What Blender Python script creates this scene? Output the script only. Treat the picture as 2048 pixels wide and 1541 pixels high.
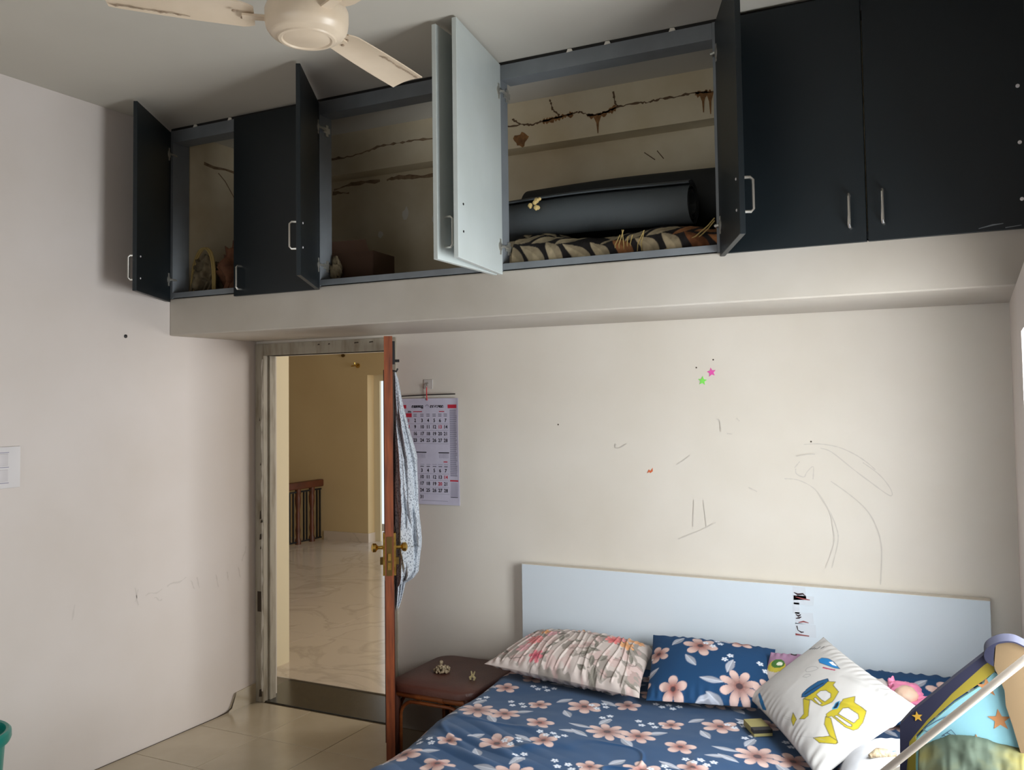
import bpy, bmesh, math, random
import numpy as np
from mathutils import Vector, Matrix

for o in list(bpy.data.objects):
    bpy.data.objects.remove(o, do_unlink=True)
SC = bpy.context.scene
COL = SC.collection
PI = math.pi

# ------------------------------------------------------------------ camera
F_PX, YAW, PITCH, ROLL = 1807.2, 0.46735, 0.0453, -0.01354
CAM = Vector((3.600, -3.848, 1.65))
PPX, PPY = 1041.1, 712.9
fw = Vector((-math.sin(YAW) * math.cos(PITCH), math.cos(YAW) * math.cos(PITCH), math.sin(PITCH)))
rt = Vector((math.cos(YAW), math.sin(YAW), 0))
up = rt.cross(fw)
rt2 = rt * math.cos(ROLL) + up * math.sin(ROLL)
up2 = -rt * math.sin(ROLL) + up * math.cos(ROLL)
cd = bpy.data.cameras.new('camera')
cam = bpy.data.objects.new('camera', cd)
COL.objects.link(cam)
cam.matrix_world = Matrix(((rt2.x, up2.x, -fw.x, CAM.x), (rt2.y, up2.y, -fw.y, CAM.y),
                           (rt2.z, up2.z, -fw.z, CAM.z), (0, 0, 0, 1)))
cd.sensor_fit = 'HORIZONTAL'
cd.sensor_width = 36.0
cd.lens = F_PX / 2048 * 36.0
cd.shift_x = (1024 - PPX) / 2048
cd.shift_y = (PPY - 770.5) / 2048
cd.clip_start = 0.02
SC.camera = cam

# ------------------------------------------------------------------ room numbers
W, H, D, SO, BT = 3.717, 3.03, 0.61, 1.98, 2.165
REAR = -4.75

# ------------------------------------------------------------------ world and light
wd = bpy.data.worlds.new('world')
SC.world = wd
wd.use_nodes = True
bg = wd.node_tree.nodes['Background']
bg.inputs[0].default_value = (0.86, 0.93, 1.0, 1)
bg.inputs[1].default_value = 1.0


def area(name, loc, direction, sx, sy, power, color):
    l = bpy.data.lights.new(name, 'AREA')
    l.shape = 'RECTANGLE'
    l.size, l.size_y = sx, sy
    l.energy = power
    l.color = color
    o = bpy.data.objects.new(name, l)
    COL.objects.link(o)
    o.location = loc
    o.rotation_euler = Vector(direction).to_track_quat('-Z', 'Y').to_euler()
    return o


# daylight in the window of the right wall; added fill lamps in unseen openings behind the camera and in the hall
area('window_daylight', (W + 0.22, -1.34, 1.20), (-1, 0, -0.33), 0.9, 1.35, 90, (0.92, 0.97, 1.0))
area('rear_fill', (1.9, REAR - 0.2, 1.15), (0, 1, 0), 2.2, 2.1, 10, (1.0, 0.97, 0.93))
area('hall_fill', (2.55, 2.9, 1.5), (-1, 0, 0), 2.6, 1.9, 76, (1.0, 0.95, 0.88))
SC.view_settings.view_transform = 'Standard'
SC.view_settings.look = 'None'
SC.view_settings.gamma = 1
SC.view_settings.use_curve_mapping = False
SC.view_settings.exposure = 0.06


# ------------------------------------------------------------------ materials
def lin(v):
    v /= 255.0
    return v / 12.92 if v <= 0.04045 else ((v + 0.055) / 1.055) ** 2.4


def rgb(r, g, b):
    return (lin(r), lin(g), lin(b))


def mat(name, col, rough=0.6, metal=0.0, col2=None, scale=6.0, detail=4.0, bump=0.0, bscale=60.0,
        stretch=None, spec=0.5, lo=0.35, hi=0.7, coat=0.0, transmission=0.0, alpha=1.0):
    m = bpy.data.materials.new(name)
    m.use_nodes = True
    nt = m.node_tree
    b = nt.nodes['Principled BSDF']
    b.inputs['Base Color'].default_value = (*col, 1)
    b.inputs['Roughness'].default_value = rough
    b.inputs['Metallic'].default_value = metal
    b.inputs['Specular IOR Level'].default_value = spec
    b.inputs['Coat Weight'].default_value = coat
    b.inputs['Transmission Weight'].default_value = transmission
    b.inputs['Alpha'].default_value = alpha
    tc = nt.nodes.new('ShaderNodeTexCoord')
    mp = nt.nodes.new('ShaderNodeMapping')
    nt.links.new(tc.outputs['Object'], mp.inputs[0])
    if stretch:
        mp.inputs['Scale'].default_value = stretch
    if col2 is not None:
        n = nt.nodes.new('ShaderNodeTexNoise')
        n.inputs['Scale'].default_value = scale
        n.inputs['Detail'].default_value = detail
        r = nt.nodes.new('ShaderNodeValToRGB')
        r.color_ramp.elements[0].position = lo
        r.color_ramp.elements[1].position = hi
        r.color_ramp.elements[0].color = (*col, 1)
        r.color_ramp.elements[1].color = (*col2, 1)
        nt.links.new(mp.outputs[0], n.inputs['Vector'])
        nt.links.new(n.outputs[0], r.inputs[0])
        nt.links.new(r.outputs[0], b.inputs['Base Color'])
    if bump:
        n2 = nt.nodes.new('ShaderNodeTexNoise')
        n2.inputs['Scale'].default_value = bscale
        n2.inputs['Detail'].default_value = 3
        bp = nt.nodes.new('ShaderNodeBump')
        bp.inputs['Strength'].default_value = bump
        bp.inputs['Distance'].default_value = 0.01
        nt.links.new(mp.outputs[0], n2.inputs['Vector'])
        nt.links.new(n2.outputs[0], bp.inputs['Height'])
        nt.links.new(bp.outputs[0], b.inputs['Normal'])
    return m


def vmat(name, rough=0.8, bump=0.0, bscale=400.0, sheen=0.0):
    """cloth whose print is a colour attribute computed below"""
    m = mat(name, (0.5, 0.5, 0.5), rough, bump=bump, bscale=bscale, spec=0.25)
    nt = m.node_tree
    a = nt.nodes.new('ShaderNodeAttribute')
    a.attribute_name = 'print'
    nt.links.new(a.outputs['Color'], nt.nodes['Principled BSDF'].inputs['Base Color'])
    nt.nodes['Principled BSDF'].inputs['Sheen Weight'].default_value = sheen
    return m


def speckle_mat(name):
    m = mat(name, rgb(208, 214, 224), 0.85, bump=0.25, bscale=90)
    nt = m.node_tree
    v = nt.nodes.new('ShaderNodeTexVoronoi')
    v.inputs['Scale'].default_value = 165
    tc = nt.nodes.new('ShaderNodeTexCoord')
    mp = nt.nodes.new('ShaderNodeMapping')
    mp.inputs['Scale'].default_value = (1, 1, 0.6)
    mp.inputs['Rotation'].default_value = (0.3, 0.5, 0.4)
    r = nt.nodes.new('ShaderNodeValToRGB')
    r.color_ramp.elements[0].position = 0.27
    r.color_ramp.elements[0].color = (*rgb(112, 118, 128), 1)
    r.color_ramp.elements[1].position = 0.42
    r.color_ramp.elements[1].color = (*rgb(186, 192, 199), 1)
    nt.links.new(tc.outputs['Object'], mp.inputs[0])
    nt.links.new(mp.outputs[0], v.inputs['Vector'])
    nt.links.new(v.outputs['Distance'], r.inputs[0])
    nt.links.new(r.outputs[0], nt.nodes['Principled BSDF'].inputs['Base Color'])
    return m


def marble_mat(name):
    m = mat(name, rgb(228, 220, 208), 0.12, spec=0.5)
    nt = m.node_tree
    b = nt.nodes['Principled BSDF']
    tc = nt.nodes.new('ShaderNodeTexCoord')
    oi = nt.nodes.new('ShaderNodeObjectInfo')
    add = nt.nodes.new('ShaderNodeVectorMath')
    mul = nt.nodes.new('ShaderNodeVectorMath')
    mul.operation = 'SCALE'
    mul.inputs['Scale'].default_value = 1.0
    n = nt.nodes.new('ShaderNodeTexNoise')
    n.inputs['Scale'].default_value = 1.5
    n.inputs['Detail'].default_value = 8
    n.inputs['Distortion'].default_value = 0.9
    r = nt.nodes.new('ShaderNodeValToRGB')
    e = r.color_ramp.elements
    e[0].position, e[0].color = 0.0, (*rgb(208, 194, 178), 1)
    e[1].position, e[1].color = 1.0, (*rgb(204, 190, 174), 1)
    for p, c in ((0.465, rgb(207, 193, 177)), (0.497, rgb(190, 177, 161)), (0.525, rgb(205, 191, 175))):
        k = e.new(p)
        k.color = (*c, 1)
    nt.links.new(oi.outputs['Location'], mul.inputs[0])
    nt.links.new(tc.outputs['Object'], add.inputs[0])
    nt.links.new(mul.outputs[0], add.inputs[1])
    nt.links.new(add.outputs[0], n.inputs['Vector'])
    nt.links.new(n.outputs[0], r.inputs[0])
    nt.links.new(r.outputs[0], b.inputs['Base Color'])
    return m


M = {}
M['wall'] = mat('plaster_wall', rgb(220, 211, 205), 0.75, col2=rgb(213, 203, 195), scale=1.6, bump=0.08, bscale=9, spec=0.3)
M['wallback'] = mat('back_wall_plaster', rgb(219, 212, 201), 0.75, col2=rgb(211, 203, 190), scale=1.6, bump=0.08, bscale=9, spec=0.3)
M['ceil'] = mat('ceiling_paint', rgb(200, 195, 184), 0.85, col2=rgb(192, 187, 176), scale=1.2, spec=0.2)
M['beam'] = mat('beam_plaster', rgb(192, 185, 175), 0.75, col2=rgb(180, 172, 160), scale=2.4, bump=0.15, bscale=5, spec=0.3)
M['loftwall'] = mat('loft_plaster', rgb(218, 206, 180), 0.85, col2=rgb(198, 182, 150), scale=3.0, bump=0.25, bscale=12, spec=0.2)
M['hall'] = mat('hall_wall_paint', rgb(206, 184, 142), 0.7, col2=rgb(201, 178, 136), scale=1.5, spec=0.3)
M['hallpale'] = mat('hall_pillar_paint', rgb(214, 202, 172), 0.7, spec=0.3)
M['grout'] = mat('floor_grout', rgb(128, 112, 88), 0.9)
M['tile'] = mat('floor_tile_ceramic', rgb(186, 173, 150), 0.2, col2=rgb(177, 164, 140), scale=4, spec=0.5)
M['marble'] = marble_mat('hall_marble')
M['granite'] = mat('black_granite', rgb(62, 58, 50), 0.22, col2=rgb(48, 45, 38), scale=30)
M['frame'] = mat('worn_door_frame_paint', rgb(168, 160, 144), 0.6, col2=rgb(132, 120, 100), scale=9, stretch=(3, 3, 0.6), lo=0.45, hi=0.75)
M['chip'] = mat('bare_chipped_patch', rgb(62, 50, 38), 0.9)
M['chiplight'] = mat('chipped_plaster_pale', rgb(222, 216, 204), 0.9)
M['doorwood'] = mat('door_teak_edge', rgb(138, 70, 34), 0.42, col2=rgb(88, 40, 22), scale=14, stretch=(6, 6, 0.5), lo=0.3, hi=0.75)
M['darkwood'] = mat('dark_teak', rgb(74, 38, 26), 0.4, col2=rgb(50, 26, 18), scale=10, stretch=(5, 5, 0.6))
M['railwood'] = mat('rail_wood', rgb(98, 50, 27), 0.45, col2=rgb(74, 37, 20), scale=10)
M['iron'] = mat('black_iron', rgb(12, 11, 11), 0.6)
M['brass'] = mat('aged_brass', rgb(222, 186, 100), 0.25, metal=1.0, col2=rgb(176, 138, 64), scale=40)
M['brassdark'] = mat('brass_lock_dark', rgb(112, 90, 50), 0.4, metal=0.9)
M['navy'] = mat('navy_laminate', rgb(21, 29, 33), 0.42, spec=0.42, col2=rgb(18, 25, 29), scale=3)
M['greyframe'] = mat('grey_cabinet_frame', rgb(122, 127, 131), 0.5, col2=rgb(110, 114, 118), scale=7)
M['whitelam'] = mat('white_laminate', rgb(198, 205, 203), 0.3, col2=rgb(190, 197, 194), scale=4)
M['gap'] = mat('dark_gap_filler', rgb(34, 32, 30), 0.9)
M['chrome'] = mat('satin_steel', rgb(205, 203, 196), 0.25, metal=0.9)
M['steel'] = mat('dull_hinge_steel', rgb(190, 188, 180), 0.35, metal=0.7)
M['fan'] = mat('fan_cream_enamel', rgb(222, 204, 180), 0.35, col2=rgb(212, 193, 168), scale=7)
M['fandirt'] = mat('fan_grime', rgb(158, 138, 116), 0.9)
M['headboard'] = mat('headboard_white_laminate', rgb(206, 215, 222), 0.28, spec=0.5)
M['hbtop'] = mat('headboard_edge_band', rgb(214, 206, 192), 0.5)
M['bedbase'] = mat('bed_base_board', rgb(70, 44, 32), 0.5, col2=rgb(56, 34, 25), scale=8)
M['mattress'] = mat('mattress_ticking', rgb(150, 150, 156), 0.9)
M['leatherette'] = mat('brown_leatherette', rgb(88, 52, 42), 0.45, col2=rgb(76, 44, 36), scale=8, bump=0.15, bscale=120)
M['cane'] = mat('varnished_cane', rgb(150, 84, 40), 0.35, col2=rgb(112, 58, 26), scale=12, stretch=(1, 1, 3))
M['canedark'] = mat('dark_cane', rgb(70, 36, 24), 0.4)
M['beige'] = mat('beige_clay', rgb(176, 160, 132), 0.8, col2=rgb(120, 100, 74), scale=60, bump=0.6, bscale=90)
M['cream'] = mat('cream_plastic', rgb(214, 200, 150), 0.4)
M['paper'] = mat('calendar_paper', rgb(206, 202, 218), 0.7, col2=rgb(198, 193, 210), scale=14)
M['newsgrey'] = mat('small_print_grey', rgb(152, 148, 166), 0.8)
M['ink'] = mat('black_ink', rgb(38, 34, 44), 0.8)
M['redink'] = mat('red_ink', rgb(196, 40, 62), 0.8)
M['redstring'] = mat('red_string', rgb(190, 40, 46), 0.7)
M['clear'] = mat('clear_hook_pad', rgb(196, 190, 184), 0.25, spec=0.6)
M['shirt'] = speckle_mat('speckled_cotton')
M['pink'] = mat('pink_sticker', rgb(226, 84, 170), 0.4)
M['green'] = mat('green_sticker', rgb(126, 222, 88), 0.4)
M['orange'] = mat('orange_sticker', rgb(206, 104, 62), 0.5)
M['pencil'] = mat('pencil_line', rgb(200, 193, 183), 0.8)
M['smudge'] = mat('wall_smudge', rgb(207, 198, 191), 0.85)
M['rust'] = mat('rust_seepage', rgb(150, 106, 62), 0.9, col2=rgb(104, 72, 42), scale=40)
M['crack'] = mat('crack_line', rgb(98, 76, 54), 0.9)
M['softcrack'] = mat('seepage_crack', rgb(146, 122, 96), 0.9, col2=rgb(116, 92, 68), scale=30)
M['rubber'] = mat('black_rubber_mat', rgb(70, 75, 78), 0.75, bump=0.1, bscale=200)
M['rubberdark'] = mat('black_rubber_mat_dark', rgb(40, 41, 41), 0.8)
M['foam'] = mat('torn_foam', rgb(206, 180, 120), 0.9)
M['straw'] = mat('dry_straw', rgb(170, 146, 90), 0.85)
M['cardboard'] = mat('dark_cardboard', rgb(74, 50, 34), 0.85)
M['tarp'] = mat('dusty_sack', rgb(132, 118, 92), 0.9, col2=rgb(84, 72, 52), scale=14, bump=0.5, bscale=25)
M['brownpaper'] = mat('brown_crumpled_paper', rgb(128, 84, 56), 0.85, col2=rgb(84, 50, 32), scale=12, bump=0.5, bscale=30)
M['switch'] = mat('switch_plastic', rgb(226, 222, 222), 0.3)
M['switchline'] = mat('switch_rocker_plastic', rgb(214, 209, 210), 0.3)
M['black'] = mat('black_plastic', rgb(26, 24, 24), 0.5)
M['bin'] = mat('green_bucket_plastic', rgb(16, 128, 116), 0.3)
M['tape'] = mat('clear_tape_remnant', rgb(206, 212, 218), 0.2, spec=0.7)
M['tapered'] = mat('tape_red_backing', rgb(140, 66, 66), 0.6)
M['tapedark'] = mat('tape_dark_backing', rgb(58, 44, 48), 0.6)
M['sheet'] = vmat('blue_floral_cotton', 0.75, 0.05, 500, 0.1)
M['pillowfab'] = vmat('printed_pillow_cotton', 0.8, 0.05, 500)
M['bundlefab'] = vmat('leaf_print_cloth', 0.9, 0.2, 60)
M['bluefab'] = mat('plain_blue_cotton', rgb(52, 92, 148), 0.85)
M['pinkfab'] = mat('pink_satin', rgb(238, 140, 176), 0.5)
M['skin'] = mat('doll_face', rgb(226, 190, 166), 0.6)
M['whitefab'] = mat('white_cotton', rgb(232, 230, 230), 0.85)
M['notepad'] = mat('yellow_notepad', rgb(150, 140, 88), 0.7)
M['rk_navy'] = mat('rocker_navy_fabric', rgb(18, 20, 48), 0.8)
M['rk_olive'] = mat('rocker_olive_yellow', rgb(132, 118, 24), 0.7)
M['rk_blue'] = mat('rocker_sky_blue', rgb(124, 174, 187), 0.75)
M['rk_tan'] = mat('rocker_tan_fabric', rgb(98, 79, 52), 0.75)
M['rk_star'] = mat('rocker_star_print', rgb(168, 116, 72), 0.75)
M['rk_gold'] = mat('rocker_gold_star', rgb(190, 146, 44), 0.75)
M['rk_tube'] = mat('rocker_grey_tube', rgb(170, 160, 148), 0.35)
M['rk_line'] = mat('rocker_line_print', rgb(70, 90, 110), 0.8)
M['rk_green'] = mat('grey_green_cloth', rgb(72, 84, 70), 0.85, col2=rgb(122, 110, 40), scale=5, lo=0.4, hi=0.6)
M['winframe'] = mat('window_frame_white', rgb(226, 228, 230), 0.4)
M['glass'] = mat('window_glass', (1, 1, 1), 0.0, transmission=1.0)


# ------------------------------------------------------------------ mesh helpers
class MB:
    def __init__(s):
        s.v, s.f = [], []

    def add(s, vs, fs):
        n = len(s.v)
        s.v += [tuple(p) for p in vs]
        s.f += [tuple(i + n for i in f) for f in fs]
        return s

    def box(s, x0, x1, y0, y1, z0, z1):
        vs = [(x0, y0, z0), (x1, y0, z0), (x1, y1, z0), (x0, y1, z0), (x0, y0, z1), (x1, y0, z1), (x1, y1, z1), (x0, y1, z1)]
        return s.add(vs, [(3, 2, 1, 0), (4, 5, 6, 7), (0, 1, 5, 4), (1, 2, 6, 5), (2, 3, 7, 6), (3, 0, 4, 7)])

    def obox(s, o, ax, ay, az):
        """box from origin corner o spanned by three vectors"""
        o, ax, ay, az = map(Vector, (o, ax, ay, az))
        vs = [o, o + ax, o + ax + ay, o + ay, o + az, o + ax + az, o + ax + ay + az, o + ay + az]
        fs = [(3, 2, 1, 0), (4, 5, 6, 7), (0, 1, 5, 4), (1, 2, 6, 5), (2, 3, 7, 6), (3, 0, 4, 7)]
        if ax.cross(ay).dot(az) < 0:
            fs = [f[::-1] for f in fs]
        return s.add(vs, fs)

    def bbox(s, x0, x1, y0, y1, z0, z1, b=0.004):
        bm = bmesh.new()
        bmesh.ops.create_cube(bm, size=1)
        for v in bm.verts:
            v.co = Vector(((x0 + x1) / 2 + v.co.x * (x1 - x0), (y0 + y1) / 2 + v.co.y * (y1 - y0), (z0 + z1) / 2 + v.co.z * (z1 - z0)))
        bmesh.ops.bevel(bm, geom=bm.edges[:], offset=b, segments=2, profile=0.5, affect='EDGES')
        bm.verts.index_update()
        s.add([v.co[:] for v in bm.verts], [[v.index for v in f.verts] for f in bm.faces])
        bm.free()
        return s

    def tube(s, pts, r, n=10, closed=False, caps=True):
        pts = [Vector(p) for p in pts]
        m = len(pts)
        rr = r if isinstance(r, (list, tuple)) else [r] * m
        prev = None
        vs = []
        for i in range(m):
            a = pts[(i - 1) % m] if (closed or i > 0) else pts[i]
            c = pts[(i + 1) % m] if (closed or i < m - 1) else pts[i]
            t = (c - a).normalized()
            if prev is None:
                u = t.orthogonal().normalized()
            else:
                u = (prev - t * prev.dot(t)).normalized()
            prev = u
            w = t.cross(u)
            for k in range(n):
                an = 2 * PI * k / n
                vs.append(pts[i] + (u * math.cos(an) + w * math.sin(an)) * rr[i])
        fs = []
        for i in range(m if closed else m - 1):
            j = (i + 1) % m
            for k in range(n):
                l = (k + 1) % n
                fs.append((i * n + k, i * n + l, j * n + l, j * n + k))
        if caps and not closed:
            fs.append(tuple(range(n))[::-1])
            fs.append(tuple((m - 1) * n + k for k in range(n)))
        return s.add(vs, fs)

    def lathe(s, prof, n=32, c=(0, 0, 0), axis=(0, 0, 1)):
        c, ax = Vector(c), Vector(axis).normalized()
        u = ax.orthogonal().normalized()
        w = ax.cross(u)
        vs, fs = [], []
        for r, h in prof:
            for k in range(n):
                an = 2 * PI * k / n
                vs.append(c + ax * h + (u * math.cos(an) + w * math.sin(an)) * r)
        for i in range(len(prof) - 1):
            for k in range(n):
                l = (k + 1) % n
                fs.append((i * n + k, i * n + l, (i + 1) * n + l, (i + 1) * n + k))
        fs.append(tuple(range(n))[::-1])
        fs.append(tuple((len(prof) - 1) * n + k for k in range(n)))
        return s.add(vs, fs)

    def prism(s, poly, ext):
        """polygon (3-D points) extruded by the vector ext"""
        e = Vector(ext)
        a = [Vector(p) for p in poly]
        n = len(a)
        nn = Vector((0, 0, 0))
        for i in range(n):
            nn += a[i].cross(a[(i + 1) % n])
        if nn.dot(e) > 0:
            a = a[::-1]
        vs = a + [p + e for p in a]
        fs = [tuple(range(n)), tuple(range(2 * n - 1, n - 1, -1))]
        for i in range(n):
            j = (i + 1) % n
            fs.append((i + n, j + n, j, i))
        return s.add(vs, fs)

    def ribbon(s, pts, nrm, width, lift, jitter=0.0, rnd=None):
        """thin mark lying on a wall: quads of varying width, lift above the surface"""
        nrm = Vector(nrm)
        pts = [Vector(p) for p in pts]
        vs, fs = [], []
        m = len(pts)
        for i in range(m):
            t = (pts[min(i + 1, m - 1)] - pts[max(i - 1, 0)]).normalized()
            sd = t.cross(nrm).normalized()
            w = width[i] if isinstance(width, (list, tuple)) else width
            if rnd:
                w *= rnd.uniform(1 - jitter, 1 + jitter)
            vs += [pts[i] + sd * w / 2 + nrm * lift, pts[i] - sd * w / 2 + nrm * lift]
        for i in range(m - 1):
            fs.append((2 * i, 2 * i + 1, 2 * i + 3, 2 * i + 2))
        return s.add(vs, fs)

    def obj(s, name, m, parent=None, smooth=False, off=None):
        me = bpy.data.meshes.new(name)
        me.from_pydata([tuple(p) for p in s.v], [], s.f)
        if off is not None:
            me.transform(Matrix.Translation(-Vector(off)))
        me.update()
        me.materials.append(m)
        if smooth:
            auto_smooth(me)
        o = bpy.data.objects.new(name, me)
        COL.objects.link(o)
        if parent:
            o.parent = parent
        return o


def auto_smooth(me, ang=math.radians(38)):
    bm = bmesh.new()
    bm.from_mesh(me)
    for f in bm.faces:
        f.smooth = True
    for e in bm.edges:
        if len(e.link_faces) == 2 and e.calc_face_angle(0) > ang:
            e.smooth = False
    bm.to_mesh(me)
    bm.free()


def root_off(o):
    r = o
    v = Vector((0, 0, 0))
    while r:
        v += Vector(r.location)
        r = r.parent
    return v


def thing(name, label, cat, loc=(0, 0, 0), group=None):
    o = bpy.data.objects.new(name, None)
    o.empty_display_size = 0.05
    COL.objects.link(o)
    o.location = loc
    o['label'] = label
    o['category'] = cat
    if group:
        o['group'] = group
    return o


def tag(o, label, cat, group=None):
    o['label'] = label
    o['category'] = cat
    if group:
        o['group'] = group
    return o


def part(name, mb, m, parent, smooth=False, label=None):
    """mesh given in world coordinates, stored under its thing"""
    o = mb.obj(name, m, parent, smooth, off=root_off(parent))
    if label:
        o['label'] = label
    return o


def struct(name, mb, m, label=None, cat=None, smooth=False):
    o = mb.obj(name, m, None, smooth)
    o['kind'] = 'structure'
    if label:
        o['label'] = label
    if cat:
        o['category'] = cat
    return o


def origin_to(o, p):
    """move the origin of a single-mesh thing to p without moving the mesh"""
    p = Vector(p)
    o.data.transform(Matrix.Translation(-p))
    o.location = p
    return o


def text_mesh(body, size, align='CENTER', bold=0.0):
    cu = bpy.data.curves.new('t', 'FONT')
    cu.body = body
    cu.size = size
    cu.align_x = align
    cu.align_y = 'CENTER'
    cu.offset = bold
    cu.resolution_u = 2
    ob = bpy.data.objects.new('t', cu)
    COL.objects.link(ob)
    dg = bpy.context.evaluated_depsgraph_get()
    me = ob.evaluated_get(dg).to_mesh()
    vs = [v.co[:] for v in me.vertices]
    fs = [tuple(p.vertices) for p in me.polygons]
    ob.evaluated_get(dg).to_mesh_clear()
    bpy.data.objects.remove(ob, do_unlink=True)
    bpy.data.curves.remove(cu)
    return vs, fs


# ------------------------------------------------------------------ numpy noise and print canvas
def vnoise(x, y, seed=0):
    rs = np.random.RandomState(seed)
    tab = rs.rand(256, 256)
    xi, yi = np.floor(x).astype(int), np.floor(y).astype(int)
    fx, fy = x - xi, y - yi
    fx, fy = fx * fx * (3 - 2 * fx), fy * fy * (3 - 2 * fy)
    g = lambda a, b: tab[a % 256, b % 256]
    return (g(xi, yi) * (1 - fx) + g(xi + 1, yi) * fx) * (1 - fy) + (g(xi, yi + 1) * (1 - fx) + g(xi + 1, yi + 1) * fx) * fy - 0.5


def fbm(x, y, seed=0, oct=4):
    a, r = 1.0, 0.0
    for k in range(oct):
        r = r + a * vnoise(x * 2 ** k, y * 2 ** k, seed + k)
        a *= 0.5
    return r


class Canvas:
    """per-vertex print: x, y in metres on the cloth"""

    def __init__(s, x, y, base):
        s.x, s.y = x, y
        s.c = np.zeros(x.shape + (3,))
        s.c[:] = base

    def put(s, m, col, a=1.0):
        m = np.clip(np.asarray(m, float), 0, 1)[..., None] * a
        s.c = s.c * (1 - m) + np.asarray(col) * m

    def inside(s, poly):
        n = len(poly)
        r = np.zeros(s.x.shape, bool)
        for i in range(n):
            x0, y0 = poly[i]
            x1, y1 = poly[(i + 1) % n]
            if y0 == y1:
                continue
            k = ((y0 > s.y) != (y1 > s.y)) & (s.x < (x1 - x0) * (s.y - y0) / (y1 - y0) + x0)
            r ^= k
        return r

    def poly(s, poly, col):
        s.put(s.inside(poly), col)

    def line(s, pts, w, col, a=1.0, closed=False):
        d = np.full(s.x.shape, 1e9)
        q = list(pts) + ([pts[0]] if closed else [])
        for (x0, y0), (x1, y1) in zip(q[:-1], q[1:]):
            dx, dy = x1 - x0, y1 - y0
            t = np.clip(((s.x - x0) * dx + (s.y - y0) * dy) / (dx * dx + dy * dy + 1e-12), 0, 1)
            d = np.minimum(d, np.hypot(s.x - x0 - t * dx, s.y - y0 - t * dy))
        s.put(np.clip(1.5 - d / (w / 2), 0, 1), col, a)

    def flower(s, cx, cy, R, rot=0.0, n=5, tip=rgb(210, 180, 171), mid=rgb(134, 90, 84), core=rgb(76, 58, 62), squash=1.0):
        dx, dy = s.x - cx, (s.y - cy) / squash
        r = np.hypot(dx, dy)
        near = r < R * 1.1
        if not near.any():
            return
        th = np.arctan2(dy, dx) + rot
        lob = np.abs(np.cos(n * th / 2))
        edge = R * (0.36 + 0.64 * lob ** 0.6)
        q = r / edge
        m = np.clip((1 - q) * R / 0.0025 + 0.5, 0, 1)
        t = np.clip((r / R - 0.15) / 0.6, 0, 1)[..., None]
        streak = (0.12 * np.sin(th * n * 6))[..., None] * (1 - t)
        colr = np.asarray(mid) * (1 - t) + np.asarray(tip) * t
        colr = colr * (1 + streak) * (0.80 + 0.20 * lob[..., None])
        mm = m[..., None]
        s.c = s.c * (1 - mm) + colr * mm
        s.put(np.clip((0.17 * R - r) / 0.002 + 0.5, 0, 1), core)

    def leaf(s, cx, cy, L, wd, ang, col=rgb(168, 172, 184), vein=rgb(210, 212, 220)):
        ca, sa = math.cos(ang), math.sin(ang)
        a = (s.x - cx) * ca + (s.y - cy) * sa
        b = -(s.x - cx) * sa + (s.y - cy) * ca
        k = wd * (1 - np.clip(np.abs(a) / L, 0, 1) ** 1.7)
        m = np.clip((k - np.abs(b)) / 0.0025 + 0.5, 0, 1) * (np.abs(a) < L)
        shade = np.where(b > 0, 1.0, 0.72)[..., None]
        mm = m[..., None]
        s.c = s.c * (1 - mm) + np.asarray(col) * shade * mm
        s.put(m * np.clip(1.2 - np.abs(b) / 0.0016, 0, 1), vein, 0.7)

    def dot(s, cx, cy, r, col):
        s.put(np.clip((r - np.hypot(s.x - cx, s.y - cy)) / 0.002 + 0.5, 0, 1), col)

    def blossom(s, cx, cy, r):
        s.flower(cx, cy, r, 0.3 * cx * 100, 5, rgb(226, 230, 238), rgb(214, 220, 232), rgb(70, 100, 140))


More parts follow.
